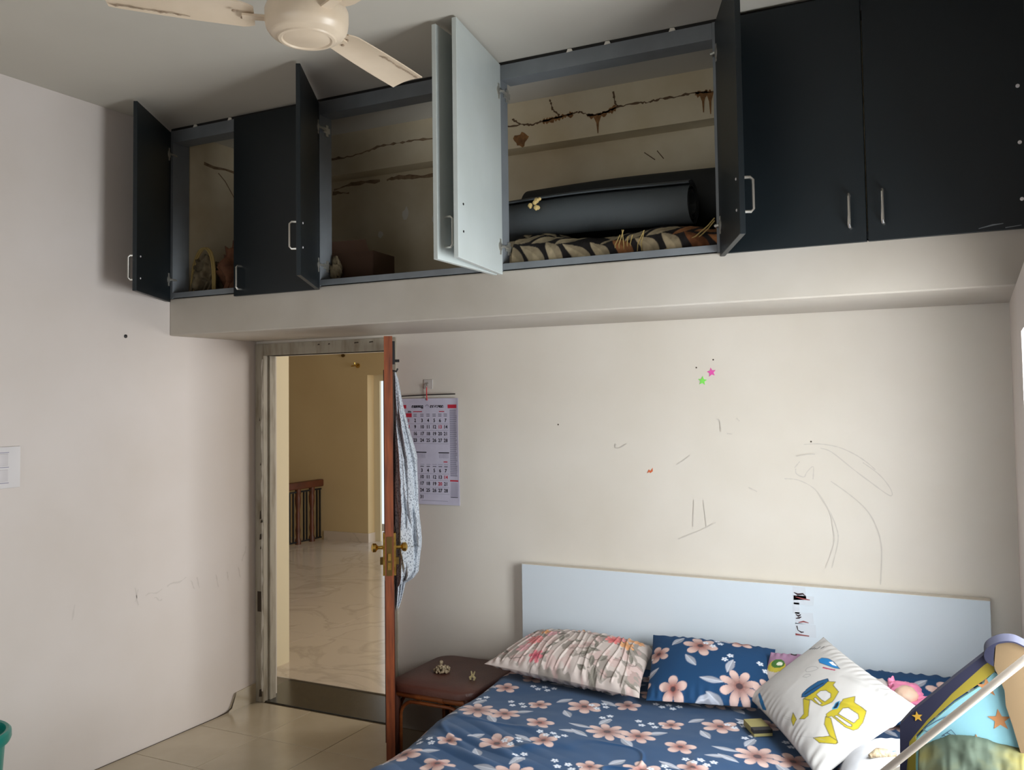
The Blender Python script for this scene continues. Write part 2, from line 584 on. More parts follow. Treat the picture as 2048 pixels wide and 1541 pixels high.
def floral(x, y, seed=3):
    """navy cotton with clusters of dusty pink flowers, grey leaves and small white blossom"""
    base = np.array(rgb(26, 64, 102))
    cv = Canvas(x, y, base)
    nz = fbm(x * 3, y * 3, 5)[..., None]
    cv.c = cv.c * (1 + 0.12 * nz)
    x, y = x / 1.42, y / 1.42
    cv.x, cv.y = x, y
    TX, TY = 0.37, 0.335
    i0, i1 = int(np.floor(x.min() / TX)) - 1, int(np.ceil(x.max() / TX)) + 1
    j0, j1 = int(np.floor(y.min() / TY)) - 1, int(np.ceil(y.max() / TY)) + 1
    full = (cv.x, cv.y, cv.c)
    for i in range(i0, i1 + 1):
        for j in range(j0, j1 + 1):
            ox, oy = i * TX + (0.23 if j % 2 else 0.0), j * TY
            sel = (x > ox - 0.12) & (x < ox + TX + 0.12) & (y > oy - 0.12) & (y < oy + TY + 0.12)
            if not sel.any():
                continue
            sub = Canvas(x[sel], y[sel], (0, 0, 0))
            sub.c = cv.c[sel]
            P = lambda a, b: (ox + a, oy + b)
            for (a, b, L, w, an) in ((0.03, 0.09, .030, .012, 2.6), (0.07, 0.20, .030, .012, 1.3), (0.155, 0.085, .030, .013, -0.9),
                                     (0.02, 0.14, .034, .010, 3.0), (0.215, 0.17, .030, .011, 0.6), (0.29, 0.30, .028, .012, 0.9),
                                     (0.41, 0.335, .030, .011, -0.5), (0.33, 0.21, .028, .012, 2.2), (0.375, 0.09, .030, .010, 0.2)):
                sub.leaf(*P(a, b), L, w, an)
            for (a, b) in ((0.165, 0.215), (0.185, 0.235), (0.20, 0.215), (0.15, 0.24), (0.215, 0.24), (0.305, 0.045), (0.325, 0.03),
                           (0.34, 0.05), (0.355, 0.03), (0.37, 0.05), (0.44, 0.245), (0.425, 0.225), (0.445, 0.215), (0.0, 0.30), (0.02, 0.285), (0.04, 0.305), (0.03, 0.325)):
                sub.blossom(*P(a, b), 0.0095)
            sub.flower(*P(0.235, 0.245), 0.034, 0.7, 5, mid=rgb(140, 84, 76))
            sub.flower(*P(0.095, 0.13), 0.056, 0.4, 8)
            sub.flower(*P(0.175, 0.135), 0.045, 1.1, 6, mid=rgb(146, 88, 80))
            sub.flower(*P(0.355, 0.28), 0.050, 0.2, 6, mid=rgb(148, 92, 84))
            sub.flower(*P(0.285, 0.11), 0.040, 0.9, 5, mid=rgb(144, 80, 72))
            sub.flower(*P(0.095, 0.335), 0.038, 2.0, 5, mid=rgb(146, 86, 78))
            cv.c[sel] = sub.c
    return cv


def grid_obj(name, X, Y, Z, m, colors=None, parent=None, closed_u=False, flip=False):
    """grid of points (nu x nv arrays) as one smooth mesh, with the print as a colour attribute"""
    nu, nv = X.shape
    me = bpy.data.meshes.new(name)
    co = np.stack([X, Y, Z], -1).reshape(-1, 3)
    iu = np.arange(nu if closed_u else nu - 1)
    iv = np.arange(nv - 1)
    A, B = np.meshgrid(iu, iv, indexing='ij')
    A2 = (A + 1) % nu
    q = np.stack([A * nv + B, A2 * nv + B, A2 * nv + B + 1, A * nv + B + 1], -1).reshape(-1, 4)
    if flip:
        q = q[:, ::-1]
    me.vertices.add(len(co))
    me.vertices.foreach_set('co', co.astype(np.float32).ravel())
    me.loops.add(q.size)
    me.loops.foreach_set('vertex_index', q.astype(np.int32).ravel())
    me.polygons.add(len(q))
    me.polygons.foreach_set('loop_start', np.arange(0, q.size, 4, dtype=np.int32))
    me.update(calc_edges=True)
    me.polygons.foreach_set('use_smooth', np.ones(len(q), bool))
    if colors is not None:
        at = me.color_attributes.new('print', 'FLOAT_COLOR', 'POINT')
        c4 = np.ones((len(co), 4), np.float32)
        c4[:, :3] = np.clip(colors, 0, 1).reshape(-1, 3)
        at.data.foreach_set('color', c4.ravel())
    me.validate()
    me.materials.append(m)
    o = bpy.data.objects.new(name, me)
    COL.objects.link(o)
    if parent:
        o.parent = parent
    return o


def pillow(name, c00, c01, c11, c10, th_front, th_back, m, paint, nu=150, nv=100, pinch=0.07, wr=0.006, seed=1,
           dims=None, extra=None):
    """stuffed cushion over four corners (u runs c00->c10, v runs c00->c01); both faces in one closed mesh"""
    P00, P01, P11, P10 = (np.array(p, float) for p in (c00, c01, c11, c10))
    nrm = np.cross((P10 + P11) - (P00 + P01), (P01 + P11) - (P00 + P10))
    nrm /= np.linalg.norm(nrm)
    lu = np.linalg.norm((P10 + P11) - (P00 + P01)) / 2
    lv = np.linalg.norm((P01 + P11) - (P00 + P10)) / 2
    # closed strip in u: front 0..nu then back nu..0
    us = np.linspace(-1, 1, nu)
    us = np.sign(us) * (1 - (1 - np.abs(us)) ** 1.15)
    U = np.concatenate([us, us[::-1][1:-1]])
    side = np.concatenate([np.ones(nu), -np.ones(nu - 2)])
    vs = np.linspace(-1, 1, nv)
    vs = np.sign(vs) * (1 - (1 - np.abs(vs)) ** 1.15)
    UU, VV = np.meshgrid(U, vs, indexing='ij')
    SS = np.repeat(side[:, None], nv, 1)
    a = UU * (1 - pinch * (1 - VV ** 2))
    b = VV * (1 - pinch * (1 - UU ** 2))
    prof = np.clip(1 - np.abs(UU) ** 2.6, 0, 1) ** 0.6 * np.clip(1 - np.abs(VV) ** 2.6, 0, 1) ** 0.6
    hgt = np.where(SS > 0, th_front, -th_back) * prof
    mx, my = UU * lu / 2, VV * lv / 2
    wrk = wr * fbm(mx * 9 + seed, my * 9, seed, 4) * np.clip(prof * 3, 0, 1)
    # folds running in from the seams
    edge = np.exp(-((1 - np.abs(VV)) / 0.22) ** 2)
    wrk = wrk + wr * 0.9 * edge * np.sin(mx * 150 + 6 * vnoise(mx * 12, my * 6, seed + 9)) * np.clip(prof * 4, 0, 1)
    if extra is not None:
        wrk = wrk + extra(mx, my, UU, VV) * np.clip(prof * 4, 0, 1)
    hgt = hgt + wrk * SS
    s, t = (a + 1) / 2, (b + 1) / 2
    pos = ((1 - s) * (1 - t))[..., None] * P00 + ((1 - s) * t)[..., None] * P01 + (s * t)[..., None] * P11 + (s * (1 - t))[..., None] * P10
    pos = pos + hgt[..., None] * nrm
    colr = paint(mx + lu / 2, my + lv / 2, (UU + 1) / 2, (VV + 1) / 2, SS)
    o = grid_obj(name, pos[..., 0], pos[..., 1], pos[..., 2], m, colr, closed_u=True)
    return o


# ================================================================== STRUCTURE
# floor: grout bed with single tiles
fl = struct('floor', MB().box(-0.15, W + 0.15, REAR, 0.0, -0.12, -0.0025), M['grout'], 'beige tiled bedroom floor with thin brown joints')
tm = MB()
T, g = 0.4, 0.0016
bm = bmesh.new()
bmesh.ops.create_cube(bm, size=1)
for v in bm.verts:
    v.co = Vector((v.co.x * (T - 2 * g), v.co.y * (T - 2 * g), -0.004 + v.co.z * 0.008))
bmesh.ops.bevel(bm, geom=[e for e in bm.edges if e.calc_length() > 0.1 and min(v.co.z for v in e.verts) > -0.001], offset=0.0012, segments=1, affect='EDGES')
tile_me = bpy.data.meshes.new('floor_tile')
bm.to_mesh(tile_me)
bm.free()
tile_me.materials.append(M['tile'])
for i in range(10):
    for j in range(12):
        x, y = -0.004 + T * (i + 0.5), -0.012 - T * (j + 0.5)
        if x + T / 2 > W + 0.3 or y - T / 2 < REAR - 0.3:
            continue
        t = bpy.data.objects.new('floor_tile', tile_me)
        COL.objects.link(t)
        t.location = (x, y, 0)
        t.parent = fl

ceil_ = struct('ceiling', MB().box(-0.15, W + 0.30, REAR - 0.15, 0.17, H, H + 0.15), M['ceil'], 'plain grey-white painted ceiling')
wl = struct('wall_left', MB().box(-0.15, 0.0, REAR, 0.0, -0.12, H), M['wall'], 'plain off-white plastered wall at left')
b = MB()
b.box(-6.0, 0.03, 0.0, 0.13, -0.12, H)
b.box(0.93, W + 0.30, 0.0, 0.13, -0.12, H)
b.box(0.03, 0.93, 0.0, 0.13, 1.90, H)
wb = struct('wall_back', b, M['wallback'], 'off-white plastered wall behind the bed with door opening')
# right wall with window opening Y -0.9..-1.78, Z .48..1.82
b = MB()
b.box(W, W + 0.30, -0.9, 0.0, -0.12, SO)
b.box(W, W + 0.30, REAR, -1.78, -0.12, SO)
b.box(W, W + 0.30, -1.78, -0.9, -0.12, 0.48)
b.box(W, W + 0.30, -1.78, -0.9, 1.82, SO)
b.box(W + 0.065, W + 0.30, REAR, 0.0, SO, H)
wr_ = struct('wall_right', b, M['wall'], 'off-white wall with the window at right')
b = MB()
b.box(-0.15, 0.8, REAR - 0.15, REAR, -0.12, H)
b.box(3.0, W + 0.30, REAR - 0.15, REAR, -0.12, H)
b.box(0.8, 3.0, REAR - 0.15, REAR, 2.2, H)  # opening added behind the camera to let the rear fill lamp in
struct('wall_rear', b, M['wall'], 'wall with an unseen opening added for fill light opposite the bed')
# window frame
b = MB()
b.box(W + 0.02, W + 0.08, -0.94, -0.90, 0.48, 1.82)
b.box(W + 0.02, W + 0.08, -1.78, -1.74, 0.48, 1.82)
b.box(W + 0.02, W + 0.08, -1.74, -0.94, 1.78, 1.82)
b.box(W + 0.02, W + 0.08, -1.74, -0.94, 0.48, 0.52)
b.box(W + 0.03, W + 0.07, -1.355, -1.325, 0.52, 1.78)
struct('window_1', b, M['winframe'], 'white window frame in the right wall')

# loft slab with front beam and the lintel beam inside it
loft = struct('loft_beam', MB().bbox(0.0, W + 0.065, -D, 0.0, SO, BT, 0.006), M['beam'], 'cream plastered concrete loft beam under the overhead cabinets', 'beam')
b = MB().box(0.0, W + 0.065, -0.12, 0.0, 2.815, H)
lint = struct('lintel_beam', b, M['loftwall'], 'stained inner beam with a rusty crack inside the loft', 'beam')
b = MB().box(0.0, W + 0.065, -0.012, 0.0, BT, 2.815)
loftw = struct('wall_loft', b, M['loftwall'], 'dusty plaster lining at the back of the loft')

loftl = struct('wall_loft_left', MB().box(0.0, 0.012, -D + 0.11, -0.012, BT, H), M['loftwall'], 'dusty plaster lining at the left end of the loft')

rnd = random.Random(4)


def densify(pts, n=6, j=0.004, rnd=rnd):
    out = []
    for (a, b_) in zip(pts[:-1], pts[1:]):
        for k in range(n):
            t = k / n
            out.append((a[0] + (b_[0] - a[0]) * t + rnd.uniform(-j, j) * 0.6, a[1] + (b_[1] - a[1]) * t + rnd.uniform(-j, j)))
    out.append(pts[-1])
    return out


def wallmark(name, polys, y, m, parent, width, j=0.003, jit=0.6, n=6):
    mb = MB()
    for pl in polys:
        q = densify(pl, n, j)
        w = width
        mb.ribbon([(p[0], y, p[1]) for p in q], (0, -1, 0), w, 0.0012, jit, rnd)
    o = part(name, mb, m, parent)
    o['kind'] = 'stuff'
    return o


crk = [(1.60, 2.925), (1.738, 2.922), (1.795, 2.913), (1.855, 2.922), (1.945, 2.93), (2.007, 2.935), (2.038, 2.934), (2.083, 2.916), (2.121, 2.91),
       (2.158, 2.915), (2.218, 2.93), (2.312, 2.932), (2.362, 2.928), (2.412, 2.935), (2.488, 2.931), (2.557, 2.937), (2.637, 2.926), (2.75, 2.929)]
wallmark('ceiling_crack', [crk, [(1.888, 3.015), (1.90, 2.97), (1.935, 2.935)], [(2.197, 3.0), (2.207, 2.946), (2.216, 2.932)], [(1.69, 2.955), (1.738, 2.925)]], -0.12, M['crack'], lint, 0.007, 0.003, 0.7, 7)
stn = [[(1.85, 2.917), (1.90, 2.921), (1.96, 2.926), (2.0, 2.932)], [(2.07, 2.913), (2.12, 2.902), (2.16, 2.911), (2.21, 2.926)], [(2.57, 2.93), (2.60, 2.925), (2.64, 2.924)]]
wallmark('rust_stain', stn, -0.12, M['rust'], lint, 0.02, 0.003, 0.7, 7)
mb = MB()
for x, z0, z1, w in ((2.121, 2.905, 2.825, 0.020), (2.602, 2.925, 2.845, 0.016), (2.632, 2.925, 2.833, 0.016)):
    mb.add([(x - w, -0.1214, z0), (x + w, -0.1214, z0), (x + 0.003, -0.1214, z1), (x - 0.001, -0.1214, z1), (x - w * .3, -0.1214, z0 - (z0 - z1) * .4), (x + w * .35, -0.1214, z0 - (z0 - z1) * .4)], [(0, 4, 5, 1), (4, 3, 2, 5)])
mb.add([(1.737 + 0.035 * math.cos(a) * (1 + .3 * math.sin(3 * a)), -0.1214, 2.85 + 0.032 * math.sin(a) * (1 + .25 * math.cos(5 * a))) for a in np.linspace(0, 2 * PI, 18, endpoint=False)], [tuple(range(18))])
part('rust_drip', mb, M['rust'], lint)['kind'] = 'stuff'
wallmark('wall_crack', [[(0.60, 2.905), (0.711, 2.903), (0.823, 2.908), (0.92, 2.93), (1.039, 2.934), (1.144, 2.932), (1.30, 2.922)]], -0.12, M['softcrack'], lint, 0.009, 0.003, 0.8)
wallmark('wall_crack', [[(0.56, 2.775), (0.673, 2.79), (0.859, 2.787)], [(0.90, 2.785), (0.991, 2.790), (1.131, 2.775), (1.30, 2.79)], [(0.55, 2.757), (0.66, 2.745)]], -0.012, M['softcrack'], loftw, 0.014, 0.003, 0.8)
mb = MB()
for (y0, z0), (y1, z1) in (((-.30, 2.87), (-.22, 2.80)), ((-.22, 2.80), (-.12, 2.66))):
    mb.ribbon([(0.0, y0, z0), (0.0, (y0 + y1) / 2 + .01, (z0 + z1) / 2), (0.0, y1, z1)], (1, 0, 0), 0.006, 0.0135)
mb.ribbon([(0, -.40, 2.90), (0, -.33, 2.892), (0, -.25, 2.90), (0, -.13, 2.895)], (1, 0, 0), 0.014, 0.0135, .5, rnd)
part('wall_crack', mb, M['softcrack'], loftl)

mb = MB()
for (x, z, r_) in ((1.02, 2.60, .035), (1.20, 2.63, .028), (1.19, 2.55, .022), (0.86, 2.50, .02)):
    mb.add([(x + r_ * rnd.uniform(.4, 1) * math.cos(a), -0.0135, z + r_ * rnd.uniform(.5, 1.2) * math.sin(a)) for a in np.linspace(0, 2 * PI, 9, endpoint=False)], [tuple(range(9))])
part('peeled_patch', mb, M['chiplight'], loftw)['kind'] = 'stuff'
mb = MB()
for xs_, ln_ in ((2.30, .05), (2.36, .03)):
    mb.ribbon([(xs_, -.012, 2.74), (xs_ + ln_, -.012, 2.70)], (0, -1, 0), .004, .0012)
part('scratch_mark', mb, M['crack'], loftw)['kind'] = 'stuff'

# door opening: painted timber frame (left jamb, head, right jamb), granite threshold
fr = MB()
fr.box(0.004, 0.062, -0.012, 0.075, 0.0, 1.965)
fr.box(0.062, 0.072, 0.03, 0.075, 0.0, 1.915)
tr1 = struct('trim_1', fr, M['frame'], 'worn cream painted door frame with chipped edges')
part('frame_head', MB().box(0.062, 0.875, -0.010, 0.075, 1.90, 1.965), M['frame'], tr1)
part('frame_jamb', MB().box(0.875, 0.945, -0.010, 0.075, 0.0, 1.965), M['frame'], tr1)
mb = MB()
rc = random.Random(11)
for z, h, w in ((1.02, .05, .012), (0.90, .035, .018), (0.985, .02, .016), (0.05, .045, .022), (1.30, .02, .008), (0.84, .02, .01), (1.55, .03, .006)):
    x = 0.045 + rc.uniform(-.012, .006)
    mb.add([(x - w / 2, -0.0128, z - h / 2), (x + w / 2, -0.0128, z - h / 2 + .004), (x + w / 2 - .004, -0.0128, z + h / 2), (x - w / 2 + .003, -0.0128, z + h / 2 - .006)], [(0, 1, 2, 3)])
mb.box(0.020, 0.046, -0.0135, -0.011, 0.49, 0.60)
part('paint_chip', mb, M['chip'], tr1, label='dark bare patches in the frame paint')['kind'] = 'stuff'
mb = MB()
zz = np.linspace(0.06, 1.88, 46)
mb.ribbon([(0.054 + rc.uniform(-.003, .003), -0.012, z) for z in zz], (0, -1, 0), 0.010, 0.0008, 0.8, rc)
part('flaking_edge', mb, M['chiplight'], tr1)
mb = MB()
for x, w in ((0.45, .016), (0.52, .014), (0.70, .03), (0.795, .028)):
    mb.add([(x - w / 2, -0.0108, 1.944), (x + w / 2, -0.0108, 1.946), (x + w / 2 - .004, -0.0108, 1.952), (x - w / 2 + .002, -0.0108, 1.950)], [(0, 1, 2, 3)])
part('paint_chip', mb, M['chip'], tr1)['kind'] = 'stuff'

b = MB().bbox(-0.07, 0.93, 0.0, 0.352, -0.02, 0.006, 0.002)
struct('trim_2', b, M['granite'], 'dark granite threshold slab in the doorway')
b = MB().prism([(0, 0.0, 0.0), (0, 0.0, 0.099), (0, -0.162, 0.090), (0, -0.215, 0.0)], (0.008, 0, 0))
bb = struct('baseboard_left', b, M['tile'], 'broken beige skirting tile at the foot of the left wall')
mb = MB()
mb.ribbon([(0, -0.162, 0.092), (0, -0.178, 0.055), (0, -0.196, 0.02), (0, -0.23, 0.008), (0, -0.30, 0.004), (0, -0.7, 0.003), (0, -1.3, 0.003)], (1, 0, 0), [.003, .006, .009, .008, .004, .003, .003], 0.0095)
part('crack_gap', mb, M['chip'], bb)

# back wall scribbles and left wall smudges, as thin marks
arcs = [[[2.956, 1.44], [3.018, 1.443], [3.09, 1.431], [3.152, 1.403], [3.198, 1.371], [3.228, 1.343]],
        [[3.021, 1.426], [3.065, 1.41], [3.143, 1.345], [3.204, 1.297], [3.278, 1.243], [3.283, 1.267], [3.243, 1.323], [3.182, 1.371]],
        [[2.874, 1.298], [2.932, 1.293], [2.996, 1.257], [3.043, 1.184], [3.073, 1.111], [3.079, 1.053], [3.052, 0.944]],
        [[2.917, 1.344], [2.938, 1.37]], [[2.921, 1.34], [2.924, 1.319], [2.953, 1.307], [2.966, 1.328], [2.991, 1.35], [2.989, 1.299]],
        [[3.058, 1.293], [3.124, 1.245], [3.185, 1.19], [3.222, 1.126], [3.242, 1.038], [3.234, 0.892]],
        [[3.004, 1.249], [3.05, 1.168], [3.061, 1.102], [3.063, 1.044], [3.028, 0.942]], [[2.415, 1.346], [2.453, 1.369], [2.476, 1.388]],
        [[2.531, 1.197], [2.542, 1.083]], [[2.49, 1.196], [2.483, 1.08]], [[2.417, 1.023], [2.51, 1.064], [2.583, 1.103]],
        [[2.137, 1.433], [2.132, 1.419], [2.152, 1.415], [2.187, 1.435]], [[2.598, 1.545], [2.611, 1.536], [2.615, 1.491]],
        [[2.683, 1.549], [2.695, 1.536]], [[2.641, 1.483], [2.663, 1.481]], [[2.728, 1.257], [2.762, 1.241]], [[2.926, 1.391], [2.968, 1.4], [3.0, 1.401]]]


def smooth_path(p, k=6):
    out = []
    n = len(p)
    for i in range(n - 1):
        a = np.array(p[max(i - 1, 0)]); b_ = np.array(p[i]); c = np.array(p[i + 1]); d = np.array(p[min(i + 2, n - 1)])
        for q in range(k):
            t = q / k
            out.append(tuple(0.5 * ((2 * b_) + (-a + c) * t + (2 * a - 5 * b_ + 4 * c - d) * t * t + (-a + 3 * b_ - 3 * c + d) * t ** 3)))
    out.append(tuple(p[-1]))
    return out


mb = MB()
for k, a in enumerate(arcs):
    mb.ribbon([(p[0], 0.0, p[1]) for p in smooth_path(a)], (0, -1, 0), 0.0040, 0.0005 + 0.00025 * k, 0.4, rnd)
part('pencil_scribble', mb, M['pencil'], wb, label='faint pencil curves scribbled on the wall')['kind'] = 'stuff'
mb = MB()
for (y, z, dy, dz) in ((-1.13, .758, -.015, -.07), (-.81, .77, .02, -.09), (-.79, .76, -.02, -.06), (-.75, .72, .1, .01), (-.62, .74, .12, .02), (-.47, .74, .03, -.05),
                       (-.43, .75, .02, -.06), (-.30, .74, .02, -.07), (-.22, .74, .01, -.05), (-.14, .75, .02, -.06), (-.11, .78, .03, .07), (-.70, .70, .05, -.02)):
    mb.ribbon([(0, y + dy * t, z + dz * t + .006 * math.sin(7 * t)) for t in np.linspace(0, 1, 7)], (1, 0, 0), 0.006, 0.0006, .7, rnd)
part('wall_smudge', mb, M['smudge'], wl)['kind'] = 'stuff'

# ------------------------------------------------------------------ hall beyond the doorway
hf = struct('hall_floor', MB().box(-6.0, 2.6, 0.353, 6.0, -0.1, 0.010), M['grout'], 'polished cream marble hall floor', 'floor')
S, g = 0.85, 0.0012
sl = MB().box(-S / 2 + g, S / 2 - g, -S / 2 + g, S / 2 - g, -0.004, 0.004)
sl_me = None
for i in range(-7, 4):
    for j in range(6):
        x, y = -0.17 + S * i, 0.352 + S * (j + 0.5)
        if sl_me is None:
            o = sl.obj('marble_slab', M['marble'], hf)
            sl_me = o.data
        else:
            o = bpy.data.objects.new('marble_slab', sl_me)
            COL.objects.link(o)
            o.parent = hf
        o.location = (x, y, 0.0085)
struct('wall_hall_pillar', MB().bbox(-0.80, -0.30, 0.475, 0.612, 0.0, 2.95, 0.004), M['hallpale'], 'pale cream wall end in the hall just past the doorway', 'wall')
b = MB().box(-6.0, -2.67, 4.65, 4.80, 0.0, 2.95)
b.box(-2.67, 2.6, 4.65, 4.80, 1.93, 2.95)
b.box(-1.5, 2.6, 4.65, 4.80, 0.0, 1.93)
hw = struct('wall_hall_far', b, M['hall'], 'tan painted far wall of the hall', 'wall')
struct('wall_hall_left', MB().box(-6.1, -6.0, 0.12, 5.0, 0.0, 2.95), M['hall'], 'tan side wall of the hall', 'wall')
b = MB()
b.box(2.6, 2.7, 0.12, 1.4, 0, 2.95)
b.box(2.6, 2.7, 4.3, 5.0, 0, 2.95)
b.box(2.6, 2.7, 1.4, 4.3, 0, 0.5)
b.box(2.6, 2.7, 1.4, 4.3, 2.5, 2.95)  # opening made up, out of view, to hold the hall fill lamp
struct('wall_hall_right', b, M['hallpale'], 'hall wall with a wide unseen opening added for fill light', 'wall')
struct('hall_ceiling', MB().box(-6.1, 2.7, 0.13, 5.0, 2.95, 3.05), M['ceil'], 'plain hall ceiling', 'ceiling')
b = MB().box(-3.30, -2.67, 4.638, 4.65, 0.01, 0.115)
b.box(-2.67, -2.658, 4.638, 4.77, 0.01, 0.115)
struct('baseboard_hall', b, M['marble'], 'marble skirting along the hall wall')
b = MB().box(-2.67, -2.585, 4.77, 4.80, 0.01, 1.93)
b.box(-2.585, -1.46, 4.77, 4.80, 1.86, 1.93)
struct('trim_3', b, M['hallpale'], 'cream frame of the bright doorway across the hall')
rl = thing('stair_railing', 'brown wooden stair railing with thin black iron bars in the hall', 'railing', (-3.35, 4.4, 0.01))
part('handrail', MB().bbox(-3.39, -3.31, 3.2, 4.66, 0.635, 0.715, 0.012), M['railwood'], rl)
prof = [(.035, 0.0), (.035, .05), (.022, .08), (.030, .16), (.022, .22), (.026, .34), (.020, .38), (.032, .46), (.034, .52), (.028, .56), (.034, .58), (.034, .63)]
for y in (3.54, 3.78, 4.01, 4.245, 4.485):
    part('baluster', MB().lathe([(r, .01 + h) for r, h in prof], 12, (-3.35, y, 0)), M['railwood'], rl, True)
for y in (3.62, 3.68, 3.86, 3.92, 4.105, 4.165, 4.345, 4.395, 4.575, 4.63):
    part('iron_bar', MB().box(-3.357, -3.343, y - .008, y + .008, 0.03, 0.60), M['iron'], rl)
part('iron_rail', MB().box(-3.36, -3.34, 3.2, 4.655, 0.595, 0.612), M['iron'], rl)
part('iron_rail', MB().box(-3.36, -3.34, 3.2, 4.655, 0.030, 0.045), M['iron'], rl)
br = thing('wall_bracket', 'small brass curtain bracket on the tan hall wall', 'bracket', (-2.80, 4.65, 2.04))
part('plate', MB().lathe([(.028, 0), (.028, .006), (.012, .01)], 16, (-2.80, 4.65, 2.04), (0, -1, 0)), M['brass'], br, True)
part('arm', MB().tube([(-2.80, 4.645, 2.04), (-2.80, 4.60, 2.04), (-2.80, 4.585, 2.055), (-2.80, 4.585, 2.075)], .007, 8), M['brass'], br, True)
part('arm', MB().tube([(-2.80, 4.60, 2.04), (-2.86, 4.60, 2.035)], .007, 8), M['brass'], br, True)
nl = MB().lathe([(.014, 0), (.014, .012), (.022, .02), (.022, .028)], 12, (-3.0, 4.65, 2.165), (0, -1, 0)).obj('curtain_finial', M['brassdark'], None, True)
origin_to(tag(nl, 'tiny dark knob high on the tan hall wall', 'knob'), (-3.0, 4.65, 2.165))

# ------------------------------------------------------------------ bedroom door leaf, opened towards the camera
hx, hy = 0.918, -0.035
dv = Vector((0.5751, -0.8181, 0)).normalized()
nv_ = Vector((-dv.y, dv.x, 0))           # right-hand face
if nv_.x < 0:
    nv_ = -nv_
DW, DT = 0.75, 0.036


def dp(s, o, z):
    return Vector((hx, hy, 0)) + dv * s + nv_ * o + Vector((0, 0, z))


door = thing('door_1', 'open teak bedroom door seen edge-on with brass lock', 'door', (hx, hy, 0.012))
door['kind'] = 'structure'
b = MB().obox(dp(0, -DT / 2, 0.014), dv * DW, nv_ * DT, (0, 0, 1.906))
part('leaf', b, M['doorwood'], door)
b = MB()
for z0, z1 in ((0.15, 0.85), (1.05, 1.78)):
    b.obox(dp(0.12, DT / 2, z0), dv * 0.48, nv_ * 0.004, (0, 0, z1 - z0))
    b.obox(dp(0.12, -DT / 2, z0), dv * 0.48, nv_ * -0.004, (0, 0, z1 - z0))
part('raised_panel', b, M['darkwood'], door)
lk = part('lock_plate', MB().obox(dp(DW - 0.001, -0.012, 0.90), dv * 0.003, nv_ * 0.024, (0, 0, 0.165)), M['brassdark'], door)
part('latch_bolt', MB().obox(dp(DW, -0.006, 0.965), dv * 0.008, nv_ * 0.012, (0, 0, 0.03)), M['brass'], door)
part('dead_bolt', MB().obox(dp(DW, -0.007, 0.925), dv * 0.004, nv_ * 0.014, (0, 0, 0.03)), M['brass'], door)
for sgn in (-1, 1):
    b = MB()
    o_ = sgn * DT / 2
    b.obox(dp(DW - 0.075, o_, 0.895), dv * 0.045, nv_ * sgn * 0.010, (0, 0, 0.18))
    part('handle_plate', b, M['brass'], door)
    c = dp(DW - 0.052, o_, 1.012)
    part('knob', MB().lathe([(.012, 0), (.012, .008), (.008, .012), (.007, .03), (.010, .034), (.019, .040), (.020, .052), (.012, .058), (.004, .060)], 18, c, nv_ * sgn), M['brass'], door, True)
    part('keyhole_turn', MB().obox(dp(DW - 0.062, o_ + sgn * .01, 0.94), dv * 0.02, nv_ * sgn * 0.012, (0, 0, 0.03)), M['brassdark'], door)
b = MB().obox(dp(DW - 0.06, DT / 2, 1.80), dv * 0.028, nv_ * 0.011, (0, 0, 0.10))
part('tower_bolt', b, M['iron'], door)
part('bolt_knob', MB().tube([dp(DW - 0.046, DT / 2 + .008, 1.815), dp(DW - 0.046, DT / 2 + .030, 1.815)], .006, 8), M['iron'], door)

# ================================================================== LOFT CABINETS
YF = -D            # front plane of the frame
DTK = 0.018
ZB, ZT = 2.150, 3.012


def handle_mb(base, along_out, zc, ln=0.11, proj=0.034):
    n = Vector(along_out)
    p = Vector(base)
    pts = [p + Vector((0, 0, zc - ln / 2)), p + n * (proj - .008) + Vector((0, 0, zc - ln / 2)), p + n * proj + Vector((0, 0, zc - ln / 2 + .008)),
           p + n * proj + Vector((0, 0, zc + ln / 2 - .008)), p + n * (proj - .008) + Vector((0, 0, zc + ln / 2)), p + Vector((0, 0, zc + ln / 2))]
    return MB().tube(pts, 0.0052, 8)


